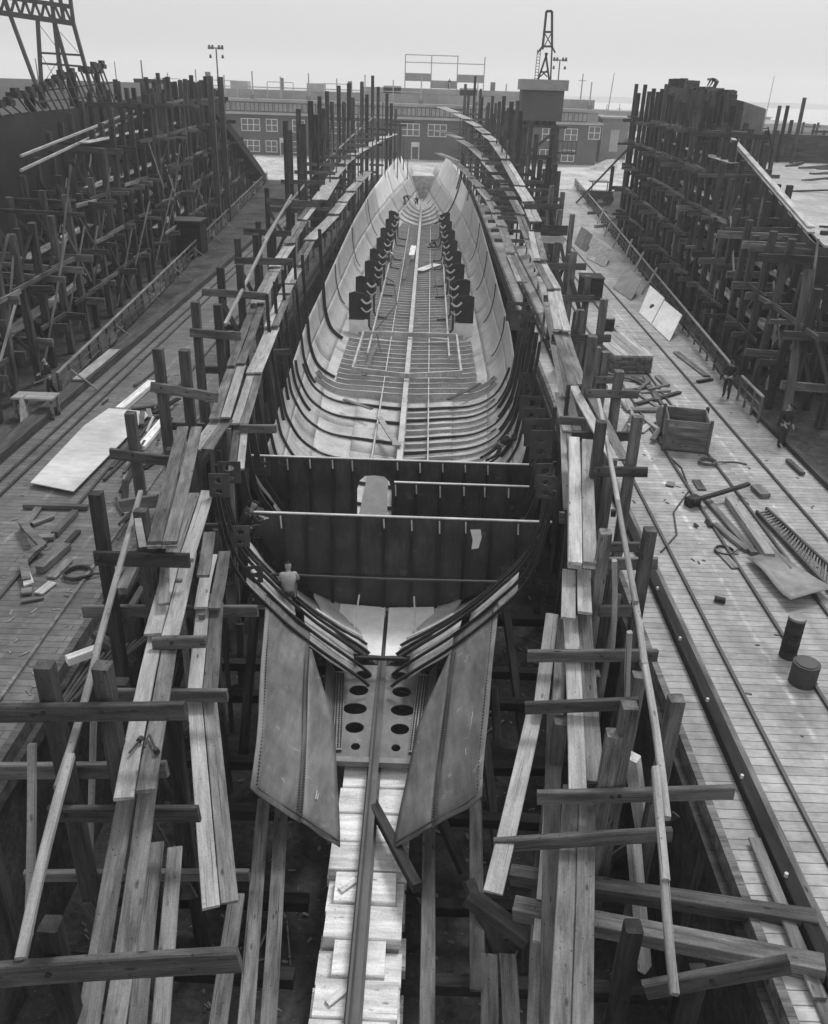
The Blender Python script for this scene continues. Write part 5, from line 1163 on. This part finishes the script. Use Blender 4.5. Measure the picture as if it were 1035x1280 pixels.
def window(x, z, n, w_=.95, h=1.9, parent=None, y=BY):
    W_ = n * w_; f = MB()
    f.box((x - .12, y - .1, z - .12), (x, y - .005, z + h + .12)); f.box((x + W_, y - .1, z - .12), (x + W_ + .12, y - .005, z + h + .12)); f.box((x, y - .1, z + h), (x + W_, y - .005, z + h + .12)); f.box((x, y - .12, z - .12), (x + W_, y - .005, z))
    for k in range(1, n): f.box((x + k * w_ - .07, y - .09, z), (x + k * w_ + .07, y - .005, z + h))
    f.box((x, y - .085, z + h * .48), (x + W_, y - .006, z + h * .54))
    o = f.build('window', 'paint', parent); MB().box((x, y - .03, z), (x + W_, y - .004, z + h)).build('pane', 'glass', o); return o
for (xl, xr, n) in ((240, 252, 2), (262, 284, 3), (302, 324, 3), (333, 346, 2), (366, 380, 2), (410, 432, 3), (445, 459, 2), (502, 524, 3), (536, 558, 3), (592, 614, 3), (630, 652, 3), (680, 694, 2), (708, 723, 2)):
    a, b = PY(xl, 150, BY), PY(xr, 150, BY); window(a.x, 4.0, n, (b.x - a.x) / n, 1.85, bg_)
    if not 510 < xl < 540 and xl != 502: window(a.x - .2, .55, n, (b.x - a.x) / n, 1.75, bg_)
for x in (PY(349, 160, BY).x, PY(514, 180, BY).x):
    o = MB().box((x, BY - .12, -.02), (x + 1.5, BY - .004, 2.9)).build('door', 'paint', bg_); MB().box((x + .2, BY - .15, .1), (x + 1.3, BY - .125, 2.1)).build('door_leaf', 'brick', o)
for i in range(16):
    x = BX0 + i * 5.0
    MB().box((x - .1, BY + 1, 9.1), (x + .1, BY + 1.2, 12.8 + (i % 2) * .7)).build('roof_mast', 'concrete', bg_)
    if i % 2 == 0 and x < -8:
        for (a, b) in (((x - 2.3, 11.9), (x + 2.3, 11.9)), ((x - 2.3, 9.2), (x - 2.3, 11.9)), ((x + 2.3, 9.2), (x + 2.3, 11.9))): MB().bar((a[0], BY + .6, a[1]), (b[0], BY + .6, b[1]), .12, .12).build('pipe_frame', 'concrete', bg_)
    if i % 2: MB().box((x - .4, BY + .2, 9.15), (x + .4, BY + .9, 9.8)).build('roof_vent', 'shed', bg_)
MB().bar((BX0 - 20, BY + 1.3, 11.0), (BX1 - 32, BY + 1.3, 11.0), .14, .14).build('roof_rail', 'concrete', bg_)
rp = thing('roof_platform', 'open pale framed platform with panels on the brick building roof', 'platform', (2, BY + 8, 10.6))
x0, x1 = PY(507, 68, BY + 8).x, PY(606, 78, BY + 8).x; zt_ = PY(507, 68, BY + 8).z
MB().box((x0 - 8, BY + 6, 10.65), (x1 + 9, BY + 12, 11.6)).build('base', 'roof', rp)
for x in (x0, lerp(x0, x1, .33), lerp(x0, x1, .66), x1): MB().box((x - .09, BY + 7.9, 11.6), (x + .09, BY + 8.1, zt_)).build('post', 'concrete', rp)
for z in (zt_ - .1, zt_ - 1.3): MB().box((x0, BY + 7.88, z), (x1 - (.33 * (x1 - x0) if z > zt_ - .5 else 0), BY + 8.02, z + .14)).build('rail', 'concrete', rp)
for (a, b, z, h) in ((0, .33, 12.8, 1.3), (.33, .66, 11.7, 1.3), (.66, 1.0, 12.8, 1.3)): MB().box((lerp(x0, x1, a), BY + 8.15, z), (lerp(x0, x1, b), BY + 8.25, z + h)).build('panel', 'roof', rp)
for i, (x, y, r, z) in enumerate(((-40, 6, .5, 13.2), (-27, 9, .35, 12.6), (-14, 5, .4, 12.4), (12, 7, .45, 13.0), (24, 6, .35, 12.2))):
    MB().tube([(x, BY + y, 9), (x, BY + y, z)], r, 10).build('chimney', 'shed', bg_)
for i in range(5):
    x = -36 + i * 14; MB().box((x, BY + 6, 10.6), (x + 3.2, BY + 9, 11.9)).build('skylight', 'concrete', bg_)
for x in (-41, -19, 8.5, 19): MB().tube([(x, BY - .12, -.1), (x, BY - .12, 6.6)], .12, 6).build('drainpipe', 'iron', bg_)
# left pale shed band behind the crane
t = thing('long_shed', 'long low hazy shed behind the lattice crane', 'shed', (-70, 190, 0))
MB().box((-120, 188, -.1), (-48, 205, 9.4)).build('wall', 'shed', t); MB().box((-121, 187, 9.4), (-47.5, 206, 10.6)).build('roof', 'roof', t)
# water-tower like hut with derrick
TY = 105.0
tw = thing('hoist_tower', 'timber hoist tower: a boarded box cabin high on crossed legs', 'tower', (13.4, TY, 0))
a, b = PY(654, 112, TY), PY(702, 152, TY); x0, x1, z0, z1 = a.x, b.x, b.z, a.z
MB().box((x0, TY, z0), (x1, TY + 4, z1)).build('cabin', 'brick', tw); MB().box((x0 - .25, TY - .35, z1), (x1 + .35, TY + 4.3, z1 + 1.05)).build('roof', 'roof', tw)
for k in range(5): MB().box((x0 + .5 + k * .75, TY - .3, z0 - .42), (x0 + .9 + k * .75, TY + 4.2, z0 - .02)).build('joist', 'dark', tw)
MB().box((x0 + .2, TY - .5, z0 - .7), (x1 + .6, TY + 4.3, z0 - .44)).build('floor_beam', 'post', tw)
for x in (x0 + .6, x1 - .4):
    for y in (TY + .2, TY + 3.6): timber('leg', (x, y, -.3), (x, y, z0 - .7), .5, .5, 'post', tw)
for z in (2.2, 5.0): 
    for y in (TY + .2 - .33, TY + 3.6 + .33): timber('girt', (x0 + .2, y, z), (x1, y, z), .16, .34, 'post', tw)
for (xa, xb, za, zb) in ((x0 + .6, x1 - .4, .3, 4.8), (x1 - .4, x0 + .6, .3, 4.8), (x0 + .6, x1 - .4, 5.1, z0 - .8)): timber('brace', (xa, TY - .12, za), (xb, TY - .12, zb), .3, .1, 'post', tw, up=(0, 1, 0))
MB().box((x1 - .2, TY - .6, z0 - 3.3), (x1 + 1.9, TY + 3, z0 - 3.1)).build('balcony', 'post', tw)
for k in range(5): MB().box((x1 - .2 + k * .5, TY - .6, z0 - 3.1), (x1 - .13 + k * .5, TY - .53, z0 - 2.0)).build('baluster', 'iron', tw)
MB().box((x1 - .2, TY - .62, z0 - 2.0), (x1 + 1.9, TY - .52, z0 - 1.9)).build('handrail', 'iron', tw)
dk_ = thing('derrick', 'iron lattice derrick with a ladder rising from the hoist tower roof', 'crane', (12.9, TY + 1, z1 + 1.05))
q = lambda x, y, d=0: PY(x, y, TY + 1 + d)
for (p1, p2, r) in (((671, 104), (684, 66), .1), ((687, 104), (682, 66), .1), ((678, 62), (683, 14), .12), ((690, 60), (690, 14), .12), ((672, 66), (678, 58), .09), ((690, 58), (694, 66), .08), ((683, 14), (690, 14), .12), ((681, 40), (690, 40), .1), ((679, 58), (691, 58), .1), ((676, 90), (686, 90), .08), ((690, 60), (688, 104), .08), ((675, 96), (684, 88), .06), ((684, 96), (676, 88), .06), ((680, 40), (690, 58), .05), ((690, 40), (680, 58), .05)):
    timber('strut', q(*p1), q(*p2), r * 2, r * 2, 'iron', dk_, ch=.005)
for dx in (0, 4): timber('ladder_rail', q(668 + dx, 102, .4), q(672 + dx, 62, .4), .07, .07, 'iron', dk_)
for k in range(10): timber('rung', q(668.4 + k * .4, 98 - k * 3.8, .4), q(672.4 + k * .4, 98 - k * 3.8, .4), .06, .06, 'iron', dk_)
MB().box(q(666, 106) + Vector((0, -.3, 0)), q(676, 103) + Vector((0, .5, .2))).build('winch', 'iron', dk_)
# lattice crane, upper left
cr_ = thing('lattice_crane', 'tall lattice gantry crane leg beyond the dark hull', 'crane', (-38, 100, 0))
def st(a, b, r=.16): timber('strut', a, b, r, r, 'iron', cr_, ch=.01)
def ext(p1, p2, z):
    a, b = PY(*p1, 100), PY(*p2, 100); return a + (b - a) * ((z - a.z) / (b.z - a.z))
legs = [((47, 25), (52, 110)), ((68, 27), (78, 115)), ((68, 27), (96, 125)), ((92, 30), (116, 118)), ((2, -10), (53, 128))]
for k, (a, b) in enumerate(legs): st(ext(a, b, -.3 if k != 4 else 4), PY(*a, 100), .34)
for y1, y2 in ((66, 69), (79, 83)): st(PY(50, y1, 100), PY(102, y2, 100), .2)
for (a, b) in (((47, 28), (76, 66)), ((75, 40), (98, 66)), ((50, 66), (76, 110)), ((76, 70), (52, 108))): st(PY(*a, 100), PY(*b, 100), .05)
a0, a1, b0, b1 = PY(15, 17, 100), PY(90, 29, 100), PY(15, 2, 100), PY(86, 8, 100)
st(PY(-25, 12, 100), a1, .5); st(PY(-25, -8, 100), b1, .4)
for k in range(9):
    t0, t1 = k / 9, (k + .5) / 9; st(lerp(PY(-25, 12, 100), a1, t0), lerp(PY(-25, -8, 100), b1, t1), .22); st(lerp(PY(-25, -8, 100), b1, t1), lerp(PY(-25, 12, 100), a1, (k + 1) / 9), .22)
for (a, b) in (((92, 30), (84, -30)), ((68, 27), (60, -30)), ((80, 26), (70, -30))): st(PY(*a, 100), PY(*b, 100), .32)
# lamps, masts
def lamp(px, py, Y, label, arms=True):
    p = PY(px, py, Y); t = thing('floodlight_mast', label, 'lamp post', (p.x, Y, 0))
    MB().tube([(p.x, Y, -.2), (p.x, Y, p.z)], .16, 8, .1).build('pole', 'iron', t)
    MB().bar((p.x - 1.1, Y, p.z), (p.x + 1.1, Y, p.z), .14, .14).build('arm', 'iron', t)
    for dx in (-1.0, -.5, .5, 1.0): MB().tube([(p.x + dx, Y - .1, p.z + .35), (p.x + dx, Y - .3, p.z - .1)], .16, 8, .26).build('lamp_shade', 'iron', t)
    for dx in (-.95, .95): MB().tube([(p.x + dx, Y, p.z - .9), (p.x + dx, Y, p.z - 1.4)], .12, 8, .24).build('lamp_shade', 'iron', t)
lamp(270, 60, 150, 'tall floodlight mast with clustered lamps before the long brick building')
lamp(700, 75, 165, 'floodlight mast with clustered lamps behind the hoist tower')
def mast(px, py, Y, label, r=.14, lean=0.0, cross=False):
    p = PY(px, py, Y); t = thing('mast', label, 'mast', (p.x - lean, Y, 0)); MB().tube([(p.x - lean, Y, -.2), (p.x, Y, p.z)], r, 8, r * .5).build('pole', 'shed', t)
    if cross: MB().bar((p.x - .8, Y, p.z - 1.4), (p.x + .8, Y, p.z - 1.4), .15, .12).build('crossarm', 'shed', t)
mast(729, 92, 210, 'thin mast with a crossarm beyond the brick building end', .2, .0, True); mast(768, 91, 260, 'leaning thin mast over the far sheds', .18, 1.0); mast(759, 130, 300, 'short pole among the far sheds', .2); mast(775, 130, 300, 'second short pole among the far sheds', .2, 0, True); mast(968, 95, 150, 'thin bent lamp pole behind the pale decked hull', .08, .3)
mast(44, 73, 170, 'short pole on the skyline under the lattice crane', .2); mast(76, 73, 172, 'pole on the skyline beside the lattice crane leg', .2); mast(176, 75, 172, 'thick pole on the skyline over the dark hull', .25); mast(143, 77, 172, 'thin pole on the skyline between the crane and thick pole', .16)
# far sheds, right
def shed(x0, x1, y0, y1, h, label, n=0, rise=0.0, mat='shed'):
    t = thing('far_shed', label, 'shed', ((x0 + x1) / 2, y0, 0))
    MB().box((x0, y0, -.1), (x1, y1, h)).build('wall', mat, t)
    MB().prism([(x0 - .5, y0 - .5, h), (x1 + .5, y0 - .5, h), (x1 + .5, y0 - .5, h + .3), ((x0 + x1) / 2, y0 - .5, h + .3 + rise), (x0 - .5, y0 - .5, h + .3)], (0, y1 - y0 + 1, 0)).build('roof', 'roof', t)
    for k in range(n):
        x = x0 + (x1 - x0) * (k + .5) / n; o = MB().box((x - .8, y0 - .06, h * .25), (x + .8, y0 - .004, h * .75)).build('window', 'clere', t)
    m_ = 6
    for k in range(m_):
        y = y0 + (y1 - y0) * (k + .5) / m_; MB().box((x0 - .06, y - 1.5, h * .2), (x0 - .004, y + 1.5, h * .8)).build('window', 'clere', t)
shed(33, 38, 176, 184, 7.6, 'square end pavilion just past the long brick building', 1)
window(29.3, 4.4, 2, parent=bg_)
shed(60, 110, 215, 262, 5.2, 'long pale-roofed shed with tall windows far behind the tall staging', 8, 1.5)
shed(62, 96, 330, 350, 6.0, 'low hazy flat shed beyond the pale-roofed shed', 0); shed(96, 130, 360, 380, 5.0, 'faint farthest low shed near the water', 0)
# truck
tk = thing('truck', 'small hazy truck parked on the far yard road', 'truck', (52, 236, 0))
MB().box((49.5, 235, .7), (54, 237.2, 2.0)).build('bed', 'roof', tk); MB().box((47.8, 235.1, .7), (49.4, 237.1, 2.7)).build('cab', 'shed', tk); MB().box((46.6, 235.3, .7), (47.8, 236.9, 1.7)).build('bonnet', 'shed', tk)
for x in (47.5, 50.3, 53): 
    for y in (235.0, 237.0): MB().tube([(x, y - .12, .5), (x, y + .12, .5)], .5, 12).build('wheel', 'frame', tk)
# heap of soil & a few yard things at the far end
def mound(x, y, rx, ry, h, mat, label, nm='soil_heap', cat='heap'):
    rows = []
    for i in range(7):
        r = i / 6; rows.append([(x + rx * r * math.cos(a) * (1 + .15 * math.sin(3 * a + x)), y + ry * r * math.sin(a), h * (1 - r * r) * (1 + .2 * math.sin(5 * a + i)) - .05) for a in [2 * math.pi * j / 18 for j in range(19)]])
    tag(MB().grid(rows, 0, True).build(nm, mat, loc=(x, y, 0), smooth=True), label, cat)
mound(45, 205, 9, 5, 2.4, 'shed', 'broad grey heap before the far yard road'); mound(33, 160, 5, 3, 1.5, 'yard', 'pale heap of spoil by the brick building end'); mound(-30, 152, 8, 4, .9, 'yard', 'low pale heap before the brick building')
tc = thing('tractor', 'small dark tractor with a canopy at the far fence end', 'tractor', (25, 118, 0))
p = P(752, 255, 0)
MB().box((p.x - 1.5, p.y, .5), (p.x + 1.2, p.y + 1.4, 1.4)).build('body', 'rust', tc); MB().box((p.x - 1.6, p.y - .1, 2.4), (p.x + .6, p.y + 1.5, 2.52)).build('canopy', 'shed', tc)
for dx in (-1.4, .4): MB().box((p.x + dx, p.y, 1.4), (p.x + dx + .1, p.y + .1, 2.4)).build('canopy_post', 'rust', tc)
MB().tube([(p.x + .95, p.y + .7, 1.4), (p.x + .95, p.y + .7, 4.2)], .22, 8).build('chimney', 'dark', tc)
for dx in (-1.1, .8):
    for dy in (-.1, 1.5): MB().tube([(p.x + dx, p.y + dy - .15, .55), (p.x + dx, p.y + dy + .15, .55)], .55, 12).build('wheel', 'frame', tc)
for i in range(5):
    p = P(735 + i * 9, 268 + (i * 37) % 20, 0); tag(timber('baulk', p + Vector((0, 0, .15)), p + Vector((2.2 - i * .7, 1.5, .15)), .3, .3, ('old', 'plank', 'beam')[i % 3]), f'{ORD[i]} loose baulk from the fence on the ground at the far fence end', 'timber', 'loose baulks at the far fence end')
t = thing('work_bench', 'trestle bench with papers behind the man at the dark deck fence', 'bench', P(40, 520, 0))
p = P(40, 525, 0); MB().box((p.x - .7, p.y, .8), (p.x + .9, p.y + .8, .87)).build('top', 'plank', t)
for dx in (-.6, .8):
    for dy in (.1, .7): MB().box((p.x + dx - .05, p.y + dy - .05, 0), (p.x + dx + .05, p.y + dy + .05, .8)).build('leg', 'old', t)
quadplate('pale_board', [P(26, 540, .02), P(36, 530, .02), P(33, 492, .9), P(24, 500, .9)], .04, 'plank', 'pale panel leaning by the trestle bench', 'panel')
# hoses/pipe: thin cable hanging at right far frames
tag(MB().tube([PY(600, 155, 112), PY(594, 180, 104), PY(590, 215, 98), PY(584, 250, 92)], .07, 6).build('cable', 'rope', loc=PY(584, 250, 92)), 'dark cable hanging down to the far bright hull plates', 'cable')

# ------------------------------------------------------------------ people
def skinmesh(name, chains, mat, parent, loc, rot, scale=1.0, sub=1):
    """chains: list of lists of (point, radius); the first point of a chain joins the nearest earlier point"""
    v = []; r = []; e = []
    def idx(p):
        for i, q in enumerate(v):
            if (Vector(q) - Vector(p)).length < 1e-4: return i
        v.append(tuple(p)); return len(v) - 1
    for ch in chains:
        pi = None
        for p, rad in ch:
            i = idx(p)
            if i == len(r): r.append(rad)
            if pi is not None and pi != i: e.append((pi, i))
            pi = i
    me = bpy.data.meshes.new(name); me.from_pydata([tuple(Vector(p) * scale) for p in v], e, []); me.update()
    o = bpy.data.objects.new(name, me); COL.objects.link(o)
    sk = o.modifiers.new('skin', 'SKIN'); sk.use_smooth_shade = True
    d = me.skin_vertices[0].data
    for i, rr in enumerate(r): d[i].radius = (rr * scale, rr * scale); d[i].use_root = (i == 0)
    s_ = o.modifiers.new('sub', 'SUBSURF'); s_.levels = sub; s_.render_levels = sub
    me.materials.append(M[mat]); o.parent = parent; o['_o'] = parent['_o']
    return o
def person(label, loc, heading, pose, shirt='shirtd', trous='trous', cap=True, hold=None, group=None):
    t = thing('person', label, 'person', loc, group); t.rotation_euler = (0, 0, heading)
    J = dict(pose); V = lambda k: Vector(J[k])
    pel, ch, nk, hd = V('pel'), V('chest'), V('neck'), V('head')
    up = (hd - nk).normalized(); fwd = V('face')
    body = [[(pel, .13), (lerp(pel, ch, .5), .125), (ch, .14), (nk, .055), (lerp(nk, hd, .6), .07), (hd, .095), (hd + up * .08, .085), (hd + up * .13, .04)]]
    for s in ('l', 'r'):
        sh, el, ha = V('sh' + s), V('el' + s), V('ha' + s); wd = (ha - el).normalized()
        side = wd.cross(Vector((0, 0, 1))); side = side.normalized() if side.length > .1 else Vector((1, 0, 0))
        pm = ha + wd * .06
        body.append([(ch, .14), (sh, .07), (el, .045), (ha, .03), (pm, .038)])
        for k, (o_, l_) in enumerate(((-.03, .065), (-.01, .08), (.01, .075), (.03, .058))):
            b_ = pm + wd * .03 + side * o_; body.append([(pm, .038), (b_, .011), (b_ + wd * l_ * .5 + Vector((0, 0, -.008)), .010), (b_ + wd * l_ + Vector((0, 0, -.03)), .008)])
        body.append([(pm, .038), (pm + side * .05 - wd * .02, .012), (pm + side * .07 + wd * .03, .010)])
        hp_, kn, an, to = V('hp' + s), V('kn' + s), V('an' + s), V('to' + s)
        body.append([(pel, .13), (hp_, .095), (kn, .06), (an, .042), (to, .035)])
    side = up.cross(fwd).normalized()
    body.append([(hd, .095), (hd + fwd * .095 + up * -.005, .022), (hd + fwd * .115 - up * .02, .014)])
    for s in (-1, 1): body.append([(hd, .095), (hd + side * (s * .088) - up * .01, .02)])
    b = skinmesh('body', body, 'skin', t, loc, 0)
    for s in (-1, 1):
        e_ = MB(); c = hd + fwd * .088 + side * (s * .034) + up * .02; e_.box(c - Vector((.011,) * 3), c + Vector((.011,) * 3)); o = e_.build('eye', 'hair', None, (0, 0, 0)); o.parent = t
    e_ = MB(); c = hd + fwd * .09 - up * .055; e_.bar(c - side * .025, c + side * .025, .012, .012); o = e_.build('mouth', 'hair', None, (0, 0, 0)); o.parent = t
    skinmesh('hair' if not cap else 'cap', [[(hd + up * .05 - fwd * .02, .098), (hd + up * .1 - fwd * .01, .09), (hd + up * .145, .05)]] + ([[(hd + up * .1 - fwd * .01, .09), (hd + up * .075 + fwd * .1, .045), (hd + up * .06 + fwd * .15, .03)]] if cap else []), 'hair' if not cap else 'shirtd', t, loc, 0)
    tors = [[(lerp(pel, ch, -.05), .155), (lerp(pel, ch, .5), .15), (ch, .165), (lerp(ch, nk, .7), .085)]]
    for s in ('l', 'r'): tors.append([(ch, .165), (V('sh' + s), .09), (V('el' + s), .062), (lerp(V('el' + s), V('ha' + s), .9), .045)])
    skinmesh('jacket', tors, shirt, t, loc, 0)
    tr_ = [[(lerp(pel, ch, .12), .145), (pel, .155)]]
    for s in ('l', 'r'): tr_.append([(pel, .155), (V('hp' + s), .112), (V('kn' + s), .08), (lerp(V('kn' + s), V('an' + s), .95), .062)])
    skinmesh('trousers', tr_, trous, t, loc, 0)
    for s in ('l', 'r'): skinmesh('boot', [[(lerp(V('an' + s), V('kn' + s), .12), .058), (V('an' + s), .06), (lerp(V('an' + s), V('to' + s), .6), .055), (V('to' + s), .042)]], 'boot', t, loc, 0)
    return t
def P_(pel, chest, neck, head, face, arms, legs):
    d = dict(pel=pel, chest=chest, neck=neck, head=head, face=Vector(face).normalized())
    for s, a in zip('lr', arms): d['sh' + s], d['el' + s], d['ha' + s] = a
    for s, a in zip('lr', legs): d['hp' + s], d['kn' + s], d['an' + s], d['to' + s] = a
    return d
# local frame: the person faces +y
STAND = P_((0, 0, .95), (0, .02, 1.32), (0, .02, 1.5), (0, .05, 1.62), (0, 1, -.1), (((-.2, .01, 1.42), (-.27, -.02, 1.13), (-.25, .14, .9)), ((.2, .01, 1.42), (.27, -.02, 1.13), (.22, .2, .98))), (((-.1, 0, .9), (-.11, .03, .5), (-.12, -.02, .08), (-.13, .17, .04)), ((.1, 0, .9), (.13, .08, .5), (.14, .02, .08), (.16, .2, .04))))
CARRY = P_((0, 0, .95), (0, .04, 1.32), (0, .06, 1.5), (0, .1, 1.62), (0, 1, -.3), (((-.2, .03, 1.42), (-.27, .08, 1.14), (-.14, .33, 1.08)), ((.2, .03, 1.42), (.27, .08, 1.14), (.14, .34, 1.06))), (((-.1, 0, .9), (-.11, .12, .5), (-.12, .08, .08), (-.13, .27, .04)), ((.1, 0, .9), (.13, -.02, .5), (.14, -.2, .1), (.15, -.02, .04))))
BEND = P_((0, -.15, .92), (0, .27, 1.08), (0, .44, 1.1), (0, .56, 1.08), (0, .6, -.8), (((-.2, .33, 1.08), (-.26, .4, .78), (-.16, .55, .52)), ((.2, .33, 1.08), (.26, .42, .78), (.14, .6, .52))), (((-.1, -.15, .88), (-.13, .02, .48), (-.13, -.1, .08), (-.14, .1, .04)), ((.1, -.15, .88), (.14, .05, .48), (.16, .05, .08), (.17, .24, .04))))
KNEEL = P_((0, -.3, .4), (0, .12, .58), (0, .28, .63), (0, .4, .66), (0, .8, -.5), (((-.2, .16, .57), (-.24, .22, .32), (-.2, .42, .08)), ((.2, .16, .57), (.26, .24, .32), (.18, .46, .08))), (((-.1, -.3, .37), (-.13, .0, .09), (-.13, -.42, .08), (-.13, -.56, .05)), ((.1, -.3, .37), (.14, -.05, .09), (.14, -.47, .08), (.14, -.6, .05))))
SQUAT = P_((0, -.15, .38), (0, .05, .74), (0, .14, .9), (0, .2, 1.02), (0, 1, -.4), (((-.2, .06, .84), (-.24, .2, .6), (-.16, .42, .55)), ((.2, .06, .84), (.26, .2, .6), (.14, .44, .6))), (((-.1, -.15, .35), (-.17, .28, .46), (-.15, .04, .08), (-.16, .24, .04)), ((.1, -.15, .35), (.17, .28, .46), (.16, .06, .08), (.17, .26, .04))))
PRONE = P_((0, -.1, .5), (0, .28, .78), (0, .42, .9), (0, .52, 1.0), (0, .9, .2), (((-.2, .3, .84), (-.3, .52, .8), (-.2, .74, .84)), ((.2, .3, .84), (.3, .5, .82), (.2, .7, .9))), (((-.1, -.12, .47), (-.12, -.42, .25), (-.13, -.8, .1), (-.14, -.94, .04)), ((.1, -.12, .47), (.16, -.3, .2), (.16, -.7, .06), (.17, -.86, .02))))
R_ = math.radians
person('man in dark jacket and cap standing at the end of the pale deck fence', P(907, 497, 0), R_(150), CARRY, 'shirtd', 'trous')
person('man in dark clothes walking along the outer edge of the pale deck', P(975, 558, 0), R_(200), STAND, 'shirtd', 'trous')
person('man in dark clothes carrying a pale stick by the dark deck fence', P(66, 498, 0) + Vector((0, 0, .0)), R_(115), CARRY, 'shirtd', 'trous')
q = P(58, 475, 1.1); tag(timber('stick', PY(43, 479, P(66, 498, 0).y - .2), PY(62, 471, P(66, 498, 0).y - .25), .08, .05, 'plank'), 'pale stick held by the man at the dark deck fence', 'stick')
w1 = person('worker in light shirt and cap bending on the near ribs before the bulkhead', PY(362, 752, 20.3), R_(10), SQUAT, 'shirtl', 'trousl')
w2 = person('worker in dark jacket leaning on the inner slope of the hull side', S(33.6, 3.25, 1, .15), R_(-62), PRONE, 'shirtd', 'trous')
fl_ = lambda x, y: PZ(x, y, [(0, -2.75), (60, -2.75), (140, -2.75)])
person('worker in dark clothes crouching among the rib heads at the bulkhead corner', S(21.2, 4.75, -1, .12) + Vector((.1, 0, .05)), R_(-60), SQUAT, 'shirtd', 'trous')
pr = PY(562, 97, BY + 8); person('tiny man standing on the framed platform of the building roof', Vector((pr.x, BY + 7.6, 11.6)), R_(180), STAND, 'shirtd', 'trous')
person('worker in pale clothes stooping beside the web plates, dark deck side', fl_(489, 331), R_(60), BEND, 'shirtw', 'shirtl')
person('worker in dark clothes crawling on the tank floors near the keel', fl_(541, 310), R_(-80), KNEEL, 'shirtd', 'trous')
person('worker in dark clothes climbing at the far end of the hull', S(118, 2.6, -1, .1), R_(-80), BEND, 'shirtd', 'trous')
person('worker squatting over the keel at the far end of the hull', fl_(521, 256), R_(160), SQUAT, 'shirtd', 'hair')
pm_ = PX(884, 118, 23.4)
person('man stooping on top of the tall staging against the sky', Vector((23.9, pm_.y, pm_.z + .05)), R_(100), BEND, 'shirtd', 'trousl')
tag(timber('white_board', fl_(523, 338), fl_(546, 330), .9, .04, 'fresh'), 'white board lying on the tank floors near the keel', 'board'); tag(timber('white_sack', fl_(514, 324) + Vector((0, 0, .2)), fl_(517, 312) + Vector((0, 0, .2)), .5, .4, 'fresh'), 'white bundle lying on the keel line', 'bundle')
# ------------------------------------------------------------------ air
hz = bpy.data.materials.new('air haze'); hz.use_nodes = True; ht = hz.node_tree; ht.nodes.clear()
vo = ht.nodes.new('ShaderNodeVolumePrincipled'); vo.inputs['Color'].default_value = G(.92); vo.inputs['Density'].default_value = 0.00075; vo.inputs['Anisotropy'].default_value = 0.2
ho = ht.nodes.new('ShaderNodeOutputMaterial'); ht.links.new(vo.outputs[0], ho.inputs['Volume'])
tag(MB().box((-1310, -40, FLOOR - 1), (1310, 1510, 34)).build('haze', hz), kind='stuff')
for o in bpy.data.objects:
    if '_o' in o: del o['_o']
